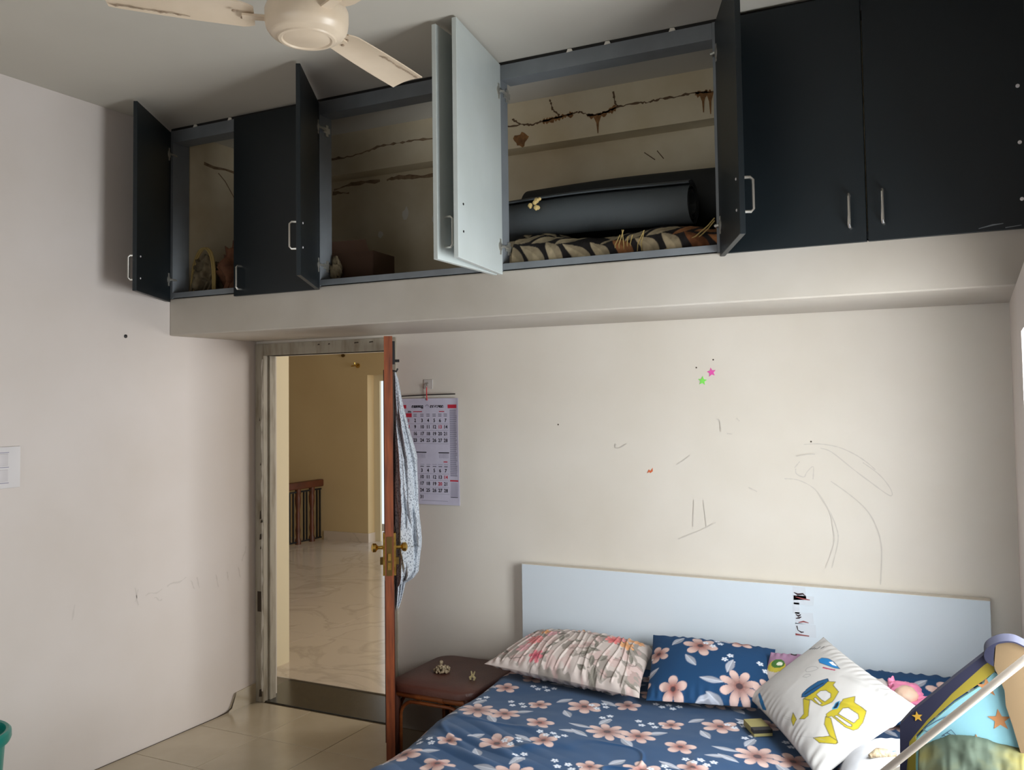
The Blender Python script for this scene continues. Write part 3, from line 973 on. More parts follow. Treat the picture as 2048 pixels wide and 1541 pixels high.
def leaf(cab, hxx, w, left, ang, m, zt=ZT, zb=ZB, handle_z=2.26, hinges=True, label=None, hm='chrome', screws='switch'):  # default white screw colour paints in the glint of steel heads
    a = math.radians(ang)
    s = 1 if left else -1
    d = Vector((s * math.cos(a), -math.sin(a), 0))
    nout = Vector((-s * math.sin(a), -math.cos(a), 0))
    o = Vector((hxx, YF, 0))
    mb = MB()
    bm = bmesh.new()
    bmesh.ops.create_cube(bm, size=1)
    for v in bm.verts:
        q = o + d * (w * (v.co.x + .5)) + nout * (DTK * (v.co.y + .5)) + Vector((0, 0, zb + (zt - zb) * (v.co.z + .5)))
        v.co = q
    bmesh.ops.recalc_face_normals(bm, faces=bm.faces[:])
    bmesh.ops.bevel(bm, geom=bm.edges[:], offset=0.0012, segments=1, affect='EDGES')
    bm.verts.index_update()
    mb.add([v.co[:] for v in bm.verts], [[v.index for v in f.verts] for f in bm.faces])
    bm.free()
    do = part('cabinet_door', mb, m, cab, label=label)
    hb = o + d * (w - 0.05) + nout * DTK
    if hm:
        part('handle', handle_mb(hb, nout, handle_z), M[hm], do, True)
    if ang > 5:
        for dz in (-.05, .05):
            part('screw', MB().lathe([(.0045, 0), (.0045, .002), (.002, .003)], 10, o + d * (w - 0.05) + Vector((0, 0, handle_z + dz)), -nout), M[screws], do)
        if hinges:
            for z in (zb + 0.11, zt - 0.12):
                hg = MB()
                c = o + d * 0.030 + Vector((0, 0, z))
                hg.lathe([(.019, 0), (.019, .003), (.014, .005)], 14, c, -nout)
                hg.obox(c + d * -0.008 + Vector((0, 0, -.032)), d * .012, nout * -.003, (0, 0, .064))
                e = Vector((hxx + s * 0.004, YF + 0.045, z))
                hg.tube([c - nout * .004, c - nout * .016 + d * -.012, e + Vector((s * .008, -.02, 0)), e], .006, 6)
                hg.box(min(e.x - .002, e.x + .006), max(e.x - .002, e.x + .006), e.y - .022, e.y + .022, z - .012, z + .012)
                hg.box(min(e.x - .002, e.x + .004), max(e.x - .002, e.x + .004), e.y - .004, e.y + .012, z - .026, z + .026)
                part('hinge', hg, M['steel'], do, True)
    return do


def cabinet(x0, x1, label, ldepth=0.085, rdepth=0.085):
    c = thing('loft_cabinet', label, 'cabinet', ((x0 + x1) / 2, YF + 0.05, BT), 'overhead loft cabinets')
    part('side_panel', MB().bbox(x0, x0 + 0.018, YF, YF + ldepth, BT, H - .012, .001), M['greyframe'], c)
    part('side_panel', MB().bbox(x1 - 0.018, x1, YF, YF + rdepth, BT, H - .012, .001), M['greyframe'], c)
    part('bottom_rail', MB().bbox(x0 + 0.018, x1 - 0.018, YF, YF + 0.075, BT + .004, BT + 0.030, .001), M['greyframe'], c)
    part('top_rail', MB().bbox(x0 + 0.018, x1 - 0.018, YF, YF + 0.09, H - 0.075, H - 0.014, .001), M['greyframe'], c)
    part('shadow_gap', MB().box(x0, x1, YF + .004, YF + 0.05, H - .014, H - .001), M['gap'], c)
    return c


c1 = cabinet(0.002, 0.934, 'leftmost navy loft cabinet, one door open, one shut', 0.105)
leaf(c1, 0.004, 0.485, True, 59.0, M['navy'], handle_z=2.262)
leaf(c1, 0.944, 0.500, False, 0.0, M['navy'], handle_z=2.235)
c2 = cabinet(0.934, 1.872, 'loft cabinet open between a navy and a white door', 0.085)
leaf(c2, 0.948, 0.490, True, 59.3, M['navy'], handle_z=2.32)
leaf(c2, 1.846, 0.490, False, 92.5, M['whitelam'], handle_z=2.255)
c3 = cabinet(1.872, 2.790, 'open loft cabinet with rolled black mats and patterned cloth', 0.062)
leaf(c3, 1.890, 0.495, True, 80.5, M['whitelam'], handle_z=2.30, zt=3.02, screws='black', hm=None)
leaf(c3, 2.782, 0.460, False, 112.0, M['navy'], handle_z=2.285)
c4 = cabinet(2.790, W + 0.063, 'rightmost navy loft cabinet with both doors shut')
leaf(c4, 2.802, 0.482, True, 0.0, M['navy'], handle_z=2.263, zb=2.158, zt=H - .015)
leaf(c4, W + 0.052, 0.480, False, 0.0, M['navy'], handle_z=2.268, zb=2.158, zt=H - .015)
for z in (2.25, 2.43, 2.61):
    part('screw_cap', MB().lathe([(.006, 0), (.006, .003), (.003, .004)], 10, (3.744, YF - DTK, z), (0, -1, 0)), M['switch'], c4)

for c_, x_ in ((c1, 0.40), (c1, 0.17), (c3, 2.20), (c3, 2.36), (c3, 2.62)):
    part('plaster_chip', MB().prism([(x_ - .012, YF - .001, H - .016), (x_ + .014, YF - .001, H - .014), (x_ + .010, YF - .001, H - .004), (x_ - .006, YF - .001, H - .002)], (0, .006, 0)), M['chiplight'], c_)
mb = MB().ribbon([(3.62, YF - DTK, 2.168), (3.66, YF - DTK, 2.176), (3.69, YF - DTK, 2.178)], (0, -1, 0), [.002, .005, .002], .0008)
mb.ribbon([(3.695, YF - DTK, 2.164), (3.74, YF - DTK, 2.168)], (0, -1, 0), [.003, .002], .0008)
part('edge_scratch', mb, M['greyframe'], c4)['kind'] = 'stuff'

# ------------------------------------------------------------------ things in the loft
def spiral_roll(name, label, x0, x1, cy, cz, r0, r1, turns, thick, m, flat=1.0, tail=0.0):
    n = 90
    out, inn = [], []
    for k in range(n + 1):
        t = k / n
        a = -PI / 2 + 2 * PI * turns * t
        r = r0 + (r1 - r0) * t
        out.append((r * math.cos(a), r * math.sin(a) * flat))
        inn.append(((r - thick) * math.cos(a), (r - thick) * math.sin(a) * flat))
    ring = out + inn[::-1]
    m_ = len(ring)
    nx = 16
    vs, fs = [], []
    for i in range(nx + 1):
        t = i / nx
        x = x0 + (x1 - x0) * t
        dy = 0.010 * math.sin(3 * t + 1)
        dz = 0.008 * math.sin(4 * t)
        for (a, b_) in ring:
            vs.append((x, cy + a + dy, cz + b_ + dz + tail * t))
    for i in range(nx):
        for k in range(m_):
            l = (k + 1) % m_
            fs.append((i * m_ + k, i * m_ + l, (i + 1) * m_ + l, (i + 1) * m_ + k))
    for i in (0, nx):
        for k in range(n):
            q = (i * m_ + k, i * m_ + k + 1, i * m_ + (m_ - 2 - k), i * m_ + (m_ - 1 - k))
            fs.append(q if i else q[::-1])
    o = MB().add(vs, fs).obj(name, m, None, True)
    tag(o, label, 'mat')
    origin_to(o, ((x0 + x1) / 2, cy, cz - r1))
    return o


spiral_roll('rolled_mat', 'rolled black rubber mat lying in front in the open loft', 1.80, 2.632, -0.41, 2.405, 0.045, 0.092, 2.6, 0.006, M['rubber'])
spiral_roll('rolled_mat', 'larger dark mat roll behind the front roll in the loft', 1.80, 2.74, -0.155, 2.475, 0.07, 0.140, 2.2, 0.007, M['rubberdark'], 1.0, 0.0)
b = MB()
rr = random.Random(5)
for k in range(7):
    c = (1.985 + rr.uniform(-.022, .022), -0.492 + rr.uniform(-.006, .004), 2.455 + rr.uniform(-.02, .02))
    r = rr.uniform(.007, .012)
    b.lathe([(r * .3, -r), (r * .9, -r * .4), (r, 0.1 * r), (r * .6, r * .8), (.001, r)], 7, c)
o = b.obj('foam_crumb', M['foam'], None, True)
origin_to(tag(o, 'small pale torn foam crumb stuck on the black mat', 'foam'), (1.985, -0.49, 2.445))

# patterned cloth bundle below the mats
nu, nv2 = 300, 110
u = np.linspace(0, 1, nu)[:, None] * np.ones((1, nv2))
v = np.ones((nu, 1)) * np.linspace(0, 1, nv2)[None, :]
Xb = 1.905 + 0.86 * u
ang = PI * v
hh = 0.125 + 0.02 * np.sin(9 * u + 1) + 0.015 * fbm(u * 8, v * 2, 3)
hh = hh * (1 - 0.25 * u)
Yb = -0.345 - 0.215 * np.cos(ang) * (1 - .03 * np.sin(20 * u)) + 0.012 * fbm(u * 14, v * 5, 8)
Zb = BT + 0.031 + hh * np.clip(np.sin(ang), 0, 1) ** 0.6 + 0.012 * fbm(u * 16, v * 7, 12) * np.sin(ang)
Yb = np.clip(Yb, -0.575, -0.02)
# leaf print: pointed leaves in rows, cream / rust / black
px_, py_ = u * 0.86, v * 0.5
cv = Canvas(px_, py_, rgb(40, 36, 36))
for jj in range(9):
    for ii in range(14):
        cx_, cy_ = ii * 0.098 + (0.049 if jj % 2 else 0), jj * 0.088 + 0.02
        mixr = 0.0 if ii < 4 else min(1, (ii - 4) / 5)
        colr = [rgb(196, 178, 146), rgb(166, 112, 72), rgb(122, 76, 46)][0 if rr.random() > mixr else rr.choice((1, 1, 2))]
        if rr.random() < 0.8:
            cv.leaf(cx_, cy_, 0.076, 0.027, (0.7 if jj % 2 else 2.4) + rr.uniform(-.25, .25), colr, tuple(c * .8 for c in colr))
cv.c = cv.c * (0.85 + 0.4 * fbm(u * 30, v * 15, 4)[..., None])
o = grid_obj('cloth_bundle', Xb, Yb, Zb, M['bundlefab'], cv.c, flip=True)
so_ = o.modifiers.new('thick', 'SOLIDIFY')
so_.thickness = 0.003
origin_to(tag(o, 'crumpled leaf-print cloth in cream, rust and black under the mats', 'cloth'), (2.3, -0.35, BT + .03))
b = MB()
for k in range(7):
    x = 2.36 + 0.018 * k
    b.tube([(x, -0.56, BT + .04), (x + rr.uniform(-.01, .02), -0.565, BT + .07), (x + rr.uniform(-.01, .03), -0.555, BT + 0.10 + rr.uniform(0, .03))], .0022, 5)
o = b.obj('straw_wisps', M['straw'], None)
o['kind'] = 'stuff'
origin_to(tag(o, 'few upright straw wisps against the leaf-print cloth', 'straw'), (2.4, -0.56, BT + .035))
b = MB()
for k in range(2):
    b.tube([(2.56 + .02 * k, -0.565, BT + .036), (2.62 + .01 * k, -0.57, BT + .045 + .01 * k), (2.68, -0.565, BT + .06 + .015 * k), (2.725, -0.555, BT + .10 + .012 * k), (2.75, -0.55, BT + .13 + .01 * k)], .0025, 5)
o = b.obj('yellow_cord', M['straw'], None, True)
origin_to(tag(o, 'loose yellow cord beside the navy door of the loft', 'cord'), (2.65, -0.565, BT + .035))

# left cabinet: dusty sack with a cane hoop, brown paper
def lump(name, label, cat, cx, cy, z0, sx, sy, sz, m, seed, jag=0.35, nu=60, nv=30):
    th = np.linspace(0, 2 * PI, nu, endpoint=False)[:, None] * np.ones((1, nv))
    ph = np.ones((nu, 1)) * np.linspace(0.02, PI - 0.02, nv)[None, :]
    n1 = fbm(np.cos(th) * np.sin(ph) * 2.2 + 5, np.sin(th) * np.sin(ph) * 2.2 + np.cos(ph) * 3, seed, 4)
    r = 1 + jag * n1
    X = cx + sx * r * np.cos(th) * np.sin(ph)
    Y = cy + sy * r * np.sin(th) * np.sin(ph)
    Z = np.maximum(z0 + sz + sz * r * np.cos(ph), z0)
    o = grid_obj(name, X, Y, Z, m, None, closed_u=True, flip=True)
    if label:
        tag(o, label, cat)
        origin_to(o, (cx, cy, z0))
    return o


sk = thing('old_sack', 'dusty sack with a cane hoop in the leftmost loft cabinet', 'sack', (0.11, -0.44, BT + .03))
o = lump('sack_body', None, None, 0.10, -0.44, BT + .005, 0.075, 0.085, 0.11, M['tarp'], 21, 0.8)
o.parent = sk
o.data.transform(Matrix.Translation(-Vector(sk.location)))
b = MB()
for k, (dx, tilt) in enumerate(((0.0, .10), (0.012, .14))):
    pts = []
    for q in range(17):
        a = PI * q / 16
        pts.append((0.105 + dx + 0.075 * math.cos(a), -0.50 + tilt * .1 * math.sin(a), BT + .03 + 0.235 * math.sin(a) ** .7))
    b.tube(pts, .006, 7)
part('cane_hoop', b, M['straw'], sk, True)
b = MB()
for k in range(5):
    x = 0.03 + .028 * k
    b.obox((x, -0.515, BT + .03), (.012, 0, 0), (0, .012, 0), (0.03 + .01 * (k % 2), 0.02, 0.16 - .02 * k))
part('folded_strip', b, M['tarp'], sk)['kind'] = 'stuff'
bp = thing('brown_paper_bundle', 'crumpled brown paper bundle behind the shut navy door', 'paper', (0.30, -0.40, BT + .03))
o = lump('crumpled_paper', None, None, 0.30, -0.40, BT + .005, 0.085, 0.10, 0.125, M['brownpaper'], 33, 1.0)
o.parent = bp
o.data.transform(Matrix.Translation(-Vector(bp.location)))
b = MB()
b.obox((0.24, -0.50, BT + .03), (.03, 0, 0), (0, .02, 0), (0.10, 0.03, 0.24))
b.obox((0.285, -0.505, BT + .03), (.035, 0, 0), (0, .015, 0), (0.03, 0.03, 0.17))
part('torn_flap', b, M['brownpaper'], bp)
bx = thing('cardboard_box', 'dark open cardboard box in the dim loft cabinet', 'box', (1.02, -0.40, BT + .03))
R3 = Matrix.Rotation(0.12, 3, 'Z')
b = MB()
ax_, ay_ = R3 @ Vector((0.25, 0, 0)), R3 @ Vector((0, 0.20, 0))
o0 = Vector((0.90, -0.50, BT + .002))
up_ = Vector((0, 0, 0.165))
b.obox(o0, ax_, ay_ * .02, up_)
b.obox(o0 + ay_ * .98, ax_, ay_ * .02, up_)
b.obox(o0, ax_ * .016, ay_, up_)
b.obox(o0 + ax_ * .984, ax_ * .016, ay_, up_)
b.obox(o0, ax_, ay_, up_ * .02)
part('box_body', b, M['cardboard'], bx)
part('flap', MB().obox(o0 + up_, ax_ * .9, ay_ * .02, Vector((0, -0.03, 0.05))), M['cardboard'], bx)
o = lump('crumpled_bag', 'crumpled pale plastic bag beside the dark box', 'bag', 0.985, -0.535, BT + .03, 0.03, 0.022, 0.05, M['tarp'], 41, 1.0, 36, 18)

# ================================================================== CEILING FAN
FX, FY, FZ = 2.045, -1.997, 2.606
fan = thing('ceiling_fan', 'cream enamelled ceiling fan with three dusty blades', 'fan', (FX, FY, H))
part('motor_housing', MB().lathe([(.076, .0), (.080, .003), (.090, .006), (.097, .012), (.1, .018), (.104, .022), (.107, .032), (.109, .045), (.109, .072), (.102, .088), (.085, .098), (.04, .104), (.028, .12)], 48, (FX, FY, FZ)), M['fan'], fan, True)
part('bottom_cap', MB().lathe([(.002, .003), (.050, .001), (.060, .003), (.066, -.004), (.074, -.003), (.079, .003)], 40, (FX, FY, FZ)), M['fan'], fan, True)
part('down_rod', MB().lathe([(.012, .10), (.012, H - FZ - .05)], 14, (FX, FY, FZ)), M['fan'], fan, True)
part('canopy', MB().lathe([(.016, H - FZ - .10), (.05, H - FZ - .06), (.06, H - FZ - .02), (.06, H - FZ)], 28, (FX, FY, FZ)), M['fan'], fan, True)
for k, a in enumerate((93, 219, 336)):
    an = math.radians(a)
    e = Vector((math.cos(an), math.sin(an), 0))
    f = Vector((-math.sin(an), math.cos(an), 0))
    zc = FZ + 0.052
    bm_ = MB()
    nl, nw = 26, 8
    vs = []
    for side in (1, -1):
        for i in range(nl + 1):
            t = i / nl
            r = 0.135 + 0.38 * t
            wd_ = 0.050 + 0.010 * t + 0.004 * math.sin(PI * t)
            if t < 0.06:
                wd_ *= 0.78 + 0.22 * t / .06
            for j in range(nw + 1):
                q = -1 + 2 * j / nw
                skew = 0.012 * q * max(0, (t - .9) / .1)
                camber = 0.006 * (1 - q * q)
                vs.append(Vector((FX, FY, zc)) + e * (r + skew) + f * (q * wd_) + Vector((0, 0, (-0.04, 0.2, 0.0)[k] * q * wd_ + camber + side * 0.0018 + (-0.004, 0.036, 0.0)[k] * t)))
    st = (nl + 1) * (nw + 1)
    fs = []
    for i in range(nl):
        for j in range(nw):
            p0 = i * (nw + 1) + j
            fs.append((p0, p0 + nw + 1, p0 + nw + 2, p0 + 1))
            fs.append((st + p0, st + p0 + 1, st + p0 + nw + 2, st + p0 + nw + 1))
    for i in range(nl):
        for j in (0, nw):
            p0 = i * (nw + 1) + j
            q = (p0, st + p0, st + p0 + nw + 1, p0 + nw + 1)
            fs.append(q if j == 0 else q[::-1])
    for j in range(nw):
        fs.append((j, j + 1, st + j + 1, st + j))
        p0 = nl * (nw + 1) + j
        fs.append((p0, st + p0, st + p0 + 1, p0 + 1))
    bm_.add(vs, fs)
    bl = part('blade', bm_, M['fan'], fan, True)
    bk = MB()
    c0 = Vector((FX, FY, zc - .002))
    bk.obox(c0 + e * .09 - f * .014 + Vector((0, 0, -.004)), e * .075, f * .028, (0, 0, .006))
    part('blade_bracket', bk, M['fan'], bl)
    for q, w_ in ((-.012, .165), (.016, .185)):
        sc = MB().lathe([(.005, 0), (.005, .003), (.002, .004)], 8, c0 + e * w_ + f * q + Vector((0, 0, .004 + (-0.04, 0.2, 0.0)[k] * q)), (0, 0, -1))
        part('screw', sc, M['fandirt'], bl)
    gm = MB()
    rg = random.Random(k + 2)
    for q in range(9):
        r0_ = 0.30 + .022 * q
        wv = 0.050 + 0.010 * (r0_ - .135) / .38
        qq = 0.80 if k == 0 else -.8
        if k == 0:
            qq = -0.8
        pp = [c0 + e * (r0_ + d_) + f * (qq * wv + rg.uniform(-.004, .004)) + Vector((0, 0, (-0.04, 0.2, 0.0)[k] * qq * wv + .0012 + (-0.004, 0.036, 0.0)[k] * (r0_ + d_ - .135) / .38)) for d_ in (0, .008, .016, .024)]
        gm.ribbon(pp, (0, 0, -1), [.002, .007, .006, .002], .0022, .6, rg)
    part('grime_streak', gm, M['fandirt'], bl)['kind'] = 'stuff'

# ================================================================== BED
bed = thing('bed', 'double bed with a plain white laminate headboard against the wall', 'bed', (2.65, -1.0, 0))
hb = part('headboard', MB().bbox(1.675, 3.617, -0.052, -0.006, 0.10, 0.872, 0.002), M['headboard'], bed)
part('top_edge', MB().bbox(1.675, 3.617, -0.0515, -0.0065, 0.8715, 0.8735, .0006), M['hbtop'], hb)
part('side_rail', MB().bbox(1.70, 1.73, -2.05, -0.055, 0.10, 0.26, .003), M['bedbase'], bed)
part('side_rail', MB().bbox(3.57, 3.60, -2.05, -0.055, 0.10, 0.26, .003), M['bedbase'], bed)
part('foot_board', MB().bbox(1.70, 3.60, -2.08, -2.05, 0.06, 0.30, .003), M['bedbase'], bed)
part('slat_base', MB().box(1.73, 3.57, -2.05, -0.055, 0.19, 0.22), M['bedbase'], bed)
for x in (1.72, 3.55):
    for y in (-2.02, -0.10):
        part('leg', MB().box(x, x + .05, y - .02, y + .03, 0, .10), M['bedbase'], bed)
# tape remnants on the headboard
tp = MB()
rt_ = random.Random(8)
for (x0, x1, z0, z1) in ((2.905, 2.958, .816, .868), (2.908, 2.985, .80, .835), (2.903, 2.93, .76, .805), (2.912, 2.985, .722, .768), (2.912, 2.992, .673, .722)):
    tp.add([(x0, -.0527, z0 + rt_.uniform(-.003, .003)), (x1, -.0527, z0 + rt_.uniform(-.003, .003)), (x1 + rt_.uniform(-.004, .004), -.0527, z1), (x0, -.0527, z1 + rt_.uniform(-.003, .002))], [(0, 1, 2, 3)])
part('tape_remnant', tp, M['tape'], hb, label='torn clear tape strips with dark backing')
tp = MB()
tp.ribbon([(2.91, -.0527, .845), (2.925, -.0527, .838), (2.945, -.0527, .842), (2.955, -.0527, .834)], (0, -1, 0), [.003, .009, .007, .003], .0008)
tp.ribbon([(2.915, -.0527, .758), (2.925, -.0527, .752), (2.935, -.0527, .758)], (0, -1, 0), [.003, .008, .004], .0008)
tp.ribbon([(2.915, -.0527, .741), (2.928, -.0527, .745), (2.937, -.0527, .75)], (0, -1, 0), [.003, .007, .003], .0008)
tp.ribbon([(2.918, -.0527, .712), (2.922, -.0527, .695), (2.935, -.0527, .688), (2.945, -.0527, .69)], (0, -1, 0), [.005, .003, .006, .003], .0008)
part('tape_dark_shred', tp, M['tapedark'], hb)['kind'] = 'stuff'
tp = MB()
tp.ribbon([(2.915, -.0527, .828), (2.945, -.0527, .822), (2.972, -.0527, .820)], (0, -1, 0), [.002, .006, .003], .001)
tp.ribbon([(2.925, -.0527, .726), (2.945, -.0527, .732), (2.965, -.0527, .728)], (0, -1, 0), [.003, .006, .002], .001)
tp.ribbon([(2.912, -.0527, .678), (2.935, -.0527, .677), (2.965, -.0527, .676)], (0, -1, 0), [.008, .005, .004], .001)
part('tape_red_shred', tp, M['tapered'], hb)['kind'] = 'stuff'

mt = MB().bbox(1.80, 3.57, -2.04, -0.06, 0.222, 0.425, 0.06).obj('mattress', M['mattress'], None, True)
origin_to(tag(mt, 'mattress under the blue floral bedsheet', 'mattress'), (2.66, -1.05, 0.222))

# bedsheet: a grid that follows a cross profile (drop, rounded shoulder, flat top, drop)
ys = np.concatenate([np.linspace(-0.062, -1.50, 500), np.linspace(-1.506, -2.10, 60)])
ns = 780
sarc = np.linspace(0, 1, ns)


def sm(t):
    t = np.clip(t, 0, 1)
    return t * t * (3 - 2 * t)


Xs = np.zeros((ns, len(ys)))
Zs = np.zeros_like(Xs)
Us = np.zeros_like(Xs)
for j, y in enumerate(ys):
    r = 0.045 + 0.13 * float(sm((-y - 0.35) / 0.95))
    xl = 1.725 - 0.02 * float(sm((-y - .8) / .6)) + 0.012 * math.sin(y * 9) * (y < -.4)
    xr = 3.612
    top = 0.462
    bot = 0.14
    L1 = top - r - bot
    L2 = r * PI / 2
    L3 = (xr - .04) - (xl + r)
    L4 = .04 * PI / 2
    L5 = top - .04 - bot
    tot = L1 + L2 + L3 + L4 + L5
    s = sarc * tot
    x = np.where(s < L1, xl - 0.03 * (1 - s / L1) * 0.6, 0.0)
    z = np.where(s < L1, bot + s, 0.0)
    a = np.clip((s - L1) / L2, 0, 1) * PI / 2
    k2 = (s >= L1) & (s < L1 + L2)
    x = np.where(k2, xl + r - r * np.cos(a), x)
    z = np.where(k2, top - r + r * np.sin(a), z)
    k3 = (s >= L1 + L2) & (s < L1 + L2 + L3)
    x = np.where(k3, xl + r + (s - L1 - L2), x)
    z = np.where(k3, top, z)
    a = np.clip((s - L1 - L2 - L3) / L4, 0, 1) * PI / 2
    k4 = (s >= L1 + L2 + L3) & (s < L1 + L2 + L3 + L4)
    x = np.where(k4, xr - .04 + .04 * np.sin(a), x)
    z = np.where(k4, top - .04 + .04 * np.cos(a), z)
    k5 = s >= L1 + L2 + L3 + L4
    x = np.where(k5, xr, x)
    z = np.where(k5, top - .04 - (s - L1 - L2 - L3 - L4), z)
    Xs[:, j], Zs[:, j], Us[:, j] = x, z, s - L1 - L2
Ys = np.ones((ns, 1)) * ys[None, :]
wk = 0.010 * fbm(Us * 3.0 + 2, Ys * 3.0, 3, 4)
rid = np.abs(vnoise(Us * 4 + 3 * vnoise(Us * 2, Ys * 2, 6), Ys * 6 + 2, 14))
wk = wk + 0.006 * np.exp(-(rid / 0.05) ** 2) * sm((-Ys - .75) / .3)
diag = np.sin((Us * 0.5 + Ys * 1.0) * 42 + 5 * vnoise(Us * 3, Ys * 3, 22))
wk = wk + 0.007 * np.clip(diag, -0.2, 1) * np.exp(-((Us - 0.16) / 0.22) ** 2) * sm((-Ys - .78) / .25)
wk = wk + 0.004 * sm((-Ys - .5) / .5)
Zs = Zs + wk * np.clip((Zs - .2) / .2, 0, 1)
Xs = Xs - 0.5 * wk * (Zs < .42) * (Xs < 2.5)
cv = floral(Us + 0.09, Ys + 0.05)
sheet = grid_obj('bedsheet', Xs, Ys, Zs, M['sheet'], cv.c)
origin_to(tag(sheet, 'navy blue bedsheet printed with dusty pink flowers and grey leaves', 'bedsheet'), (2.66, -1.05, 0.14))


# ------------------------------------------------------------------ pillows
def paint_floral(off):
    def f(x, y, u, v, s):
        return floral(x * 1.0 + off[0], y + off[1]).c
    return f


def paint_grey(x, y, u, v, s):
    cv = Canvas(x, y, rgb(196, 183, 176))
    rg = random.Random(6)
    cv.c = cv.c * (1 + 0.10 * fbm(x * 12, y * 12, 9)[..., None])
    bl_ = fbm(x * 22 + 3, y * 22, 31, 3)
    cv.put(np.clip((bl_ - 0.13) / 0.03, 0, 1), rgb(140, 132, 124), .85)
    bl_ = fbm(x * 26 + 13, y * 26 + 4, 37, 3)
    cv.put(np.clip((bl_ - 0.20) / 0.03, 0, 1), rgb(196, 156, 152), .4)
    for k in range(40):
        cv.leaf(rg.uniform(0, .66), rg.uniform(0, .42), rg.uniform(.02, .04), rg.uniform(.006, .014), rg.uniform(0, 6.28), rgb(128, 122, 112), rgb(150, 145, 136))
    for k in range(16):
        p = [(rg.uniform(0, .66), rg.uniform(0, .42))]
        an = rg.uniform(0, 6.28)
        for q in range(5):
            an += rg.uniform(-.7, .7)
            p.append((p[-1][0] + .022 * math.cos(an), p[-1][1] + .022 * math.sin(an)))
        cv.line(p, .004, rgb(120, 112, 106), .9)
    for k in range(13):
        c_ = rg.choice((rgb(206, 130, 128), rgb(214, 164, 168), rgb(214, 176, 178), rgb(206, 150, 104)))
        cv.flower(rg.uniform(.02, .64), rg.uniform(.03, .40), rg.uniform(.022, .040), rg.uniform(0, 3), 6, tuple(min(1, q * 1.12) for q in c_), c_, tuple(q * .75 for q in c_))
    cv.flower(.49, .28, .04, 0, 7, rgb(216, 128, 124), rgb(200, 96, 98), rgb(176, 84, 84))
    cv.flower(.21, .05, .032, 0, 6, rgb(206, 120, 128), rgb(184, 84, 100), rgb(150, 70, 84))
    cv.put((s < 0) * np.ones_like(x), rgb(176, 164, 158), .35)
    return cv.c


def pleats(mx, my, U, V):
    r = 0
    rg = random.Random(3)
    for k in range(17):
        c = -0.28 + 0.033 * k + rg.uniform(-.004, .004)
        r = r + rg.uniform(.3, 1) * 0.0075 * np.exp(-((mx - c - 0.03 * (1 - V ** 2) * 0.5 - .010 * np.sin(my * 14 + k)) / 0.0032) ** 2)
    return r * (np.abs(V) < 0.93)


pa = pillow('pillow', (1.700, -0.465, 0.525), (1.755, -0.10, 0.575), (2.34, -0.10, 0.575), (2.42, -0.55, 0.505), 0.085, 0.060, M['pillowfab'], paint_grey, 230, 130, 0.05, 0.004, 2, extra=pleats)
origin_to(tag(pa, 'pleated beige and grey floral pillow at the corner by the side table', 'pillow', 'pillows on the bed'), (2.05, -0.3, 0.465))
pb = pillow('pillow', (2.435, -0.52, 0.490), (2.335, -0.125, 0.632), (2.845, -0.125, 0.628), (2.90, -0.42, 0.490), 0.060, 0.03, M['pillowfab'], paint_floral((0.30, 0.12)), 200, 120, 0.02, 0.003, 5)
origin_to(tag(pb, 'navy floral pillow leaning on the headboard beside the beige pillow', 'pillow', 'pillows on the bed'), (2.6, -0.3, 0.47))
pc = pillow('pillow', (3.02, -0.40, 0.492), (3.02, -0.125, 0.572), (3.58, -0.115, 0.590), (3.58, -0.42, 0.495), 0.055, 0.03, M['pillowfab'], paint_floral((0.05, 0.25)), 170, 90, 0.03, 0.006, 7)
origin_to(tag(pc, 'navy floral pillow lying at the right end of the headboard', 'pillow', 'pillows on the bed'), (3.3, -0.25, 0.47))


def paint_purple(x, y, u, v, s):
    cv = Canvas(x, y, rgb(160, 124, 150))
    cv.put((y < 0.13), rgb(206, 196, 188))
    cv.put(((x - .045) / .04) ** 2 + ((y - .135) / .028) ** 2 < 1, rgb(196, 180, 70))
    cv.put(((x - .05) / .03) ** 2 + ((y - .145) / .020) ** 2 < 1, rgb(70, 112, 54))
    cv.put(((x - .058) / .014) ** 2 + ((y - .143) / .008) ** 2 < 1, rgb(220, 220, 200))
    cv.put((x > .11) & (y > .19) & (x < .14), rgb(60, 48, 48))
    return cv.c


pd = pillow('cushion', (2.815, -0.36, 0.492), (2.845, -0.215, 0.640), (2.985, -0.20, 0.645), (3.08, -0.33, 0.497), 0.035, 0.025, M['pillowfab'], paint_purple, 90, 70, 0.05, 0.004, 9)
origin_to(tag(pd, 'small mauve and beige cushion with a green motif behind the excavator pillow', 'cushion'), (2.92, -0.28, 0.475))


def paint_beige(x, y, u, v, s):
    cv = Canvas(x, y, rgb(206, 198, 194))
    cv.line([(0.0, 0.0), (0.24, 0.0)], 0.012, rgb(150, 120, 124))
    return cv.c


pe = pillow('cushion', (3.09, -0.44, 0.552), (3.12, -0.24, 0.590), (3.295, -0.22, 0.590), (3.285, -0.42, 0.545), 0.022, 0.02, M['pillowfab'], paint_beige, 70, 60, 0.03, 0.003, 12)
origin_to(tag(pe, 'flat pale grey cushion between the excavator pillow and the pink toy', 'cushion'), (3.18, -0.35, 0.53))

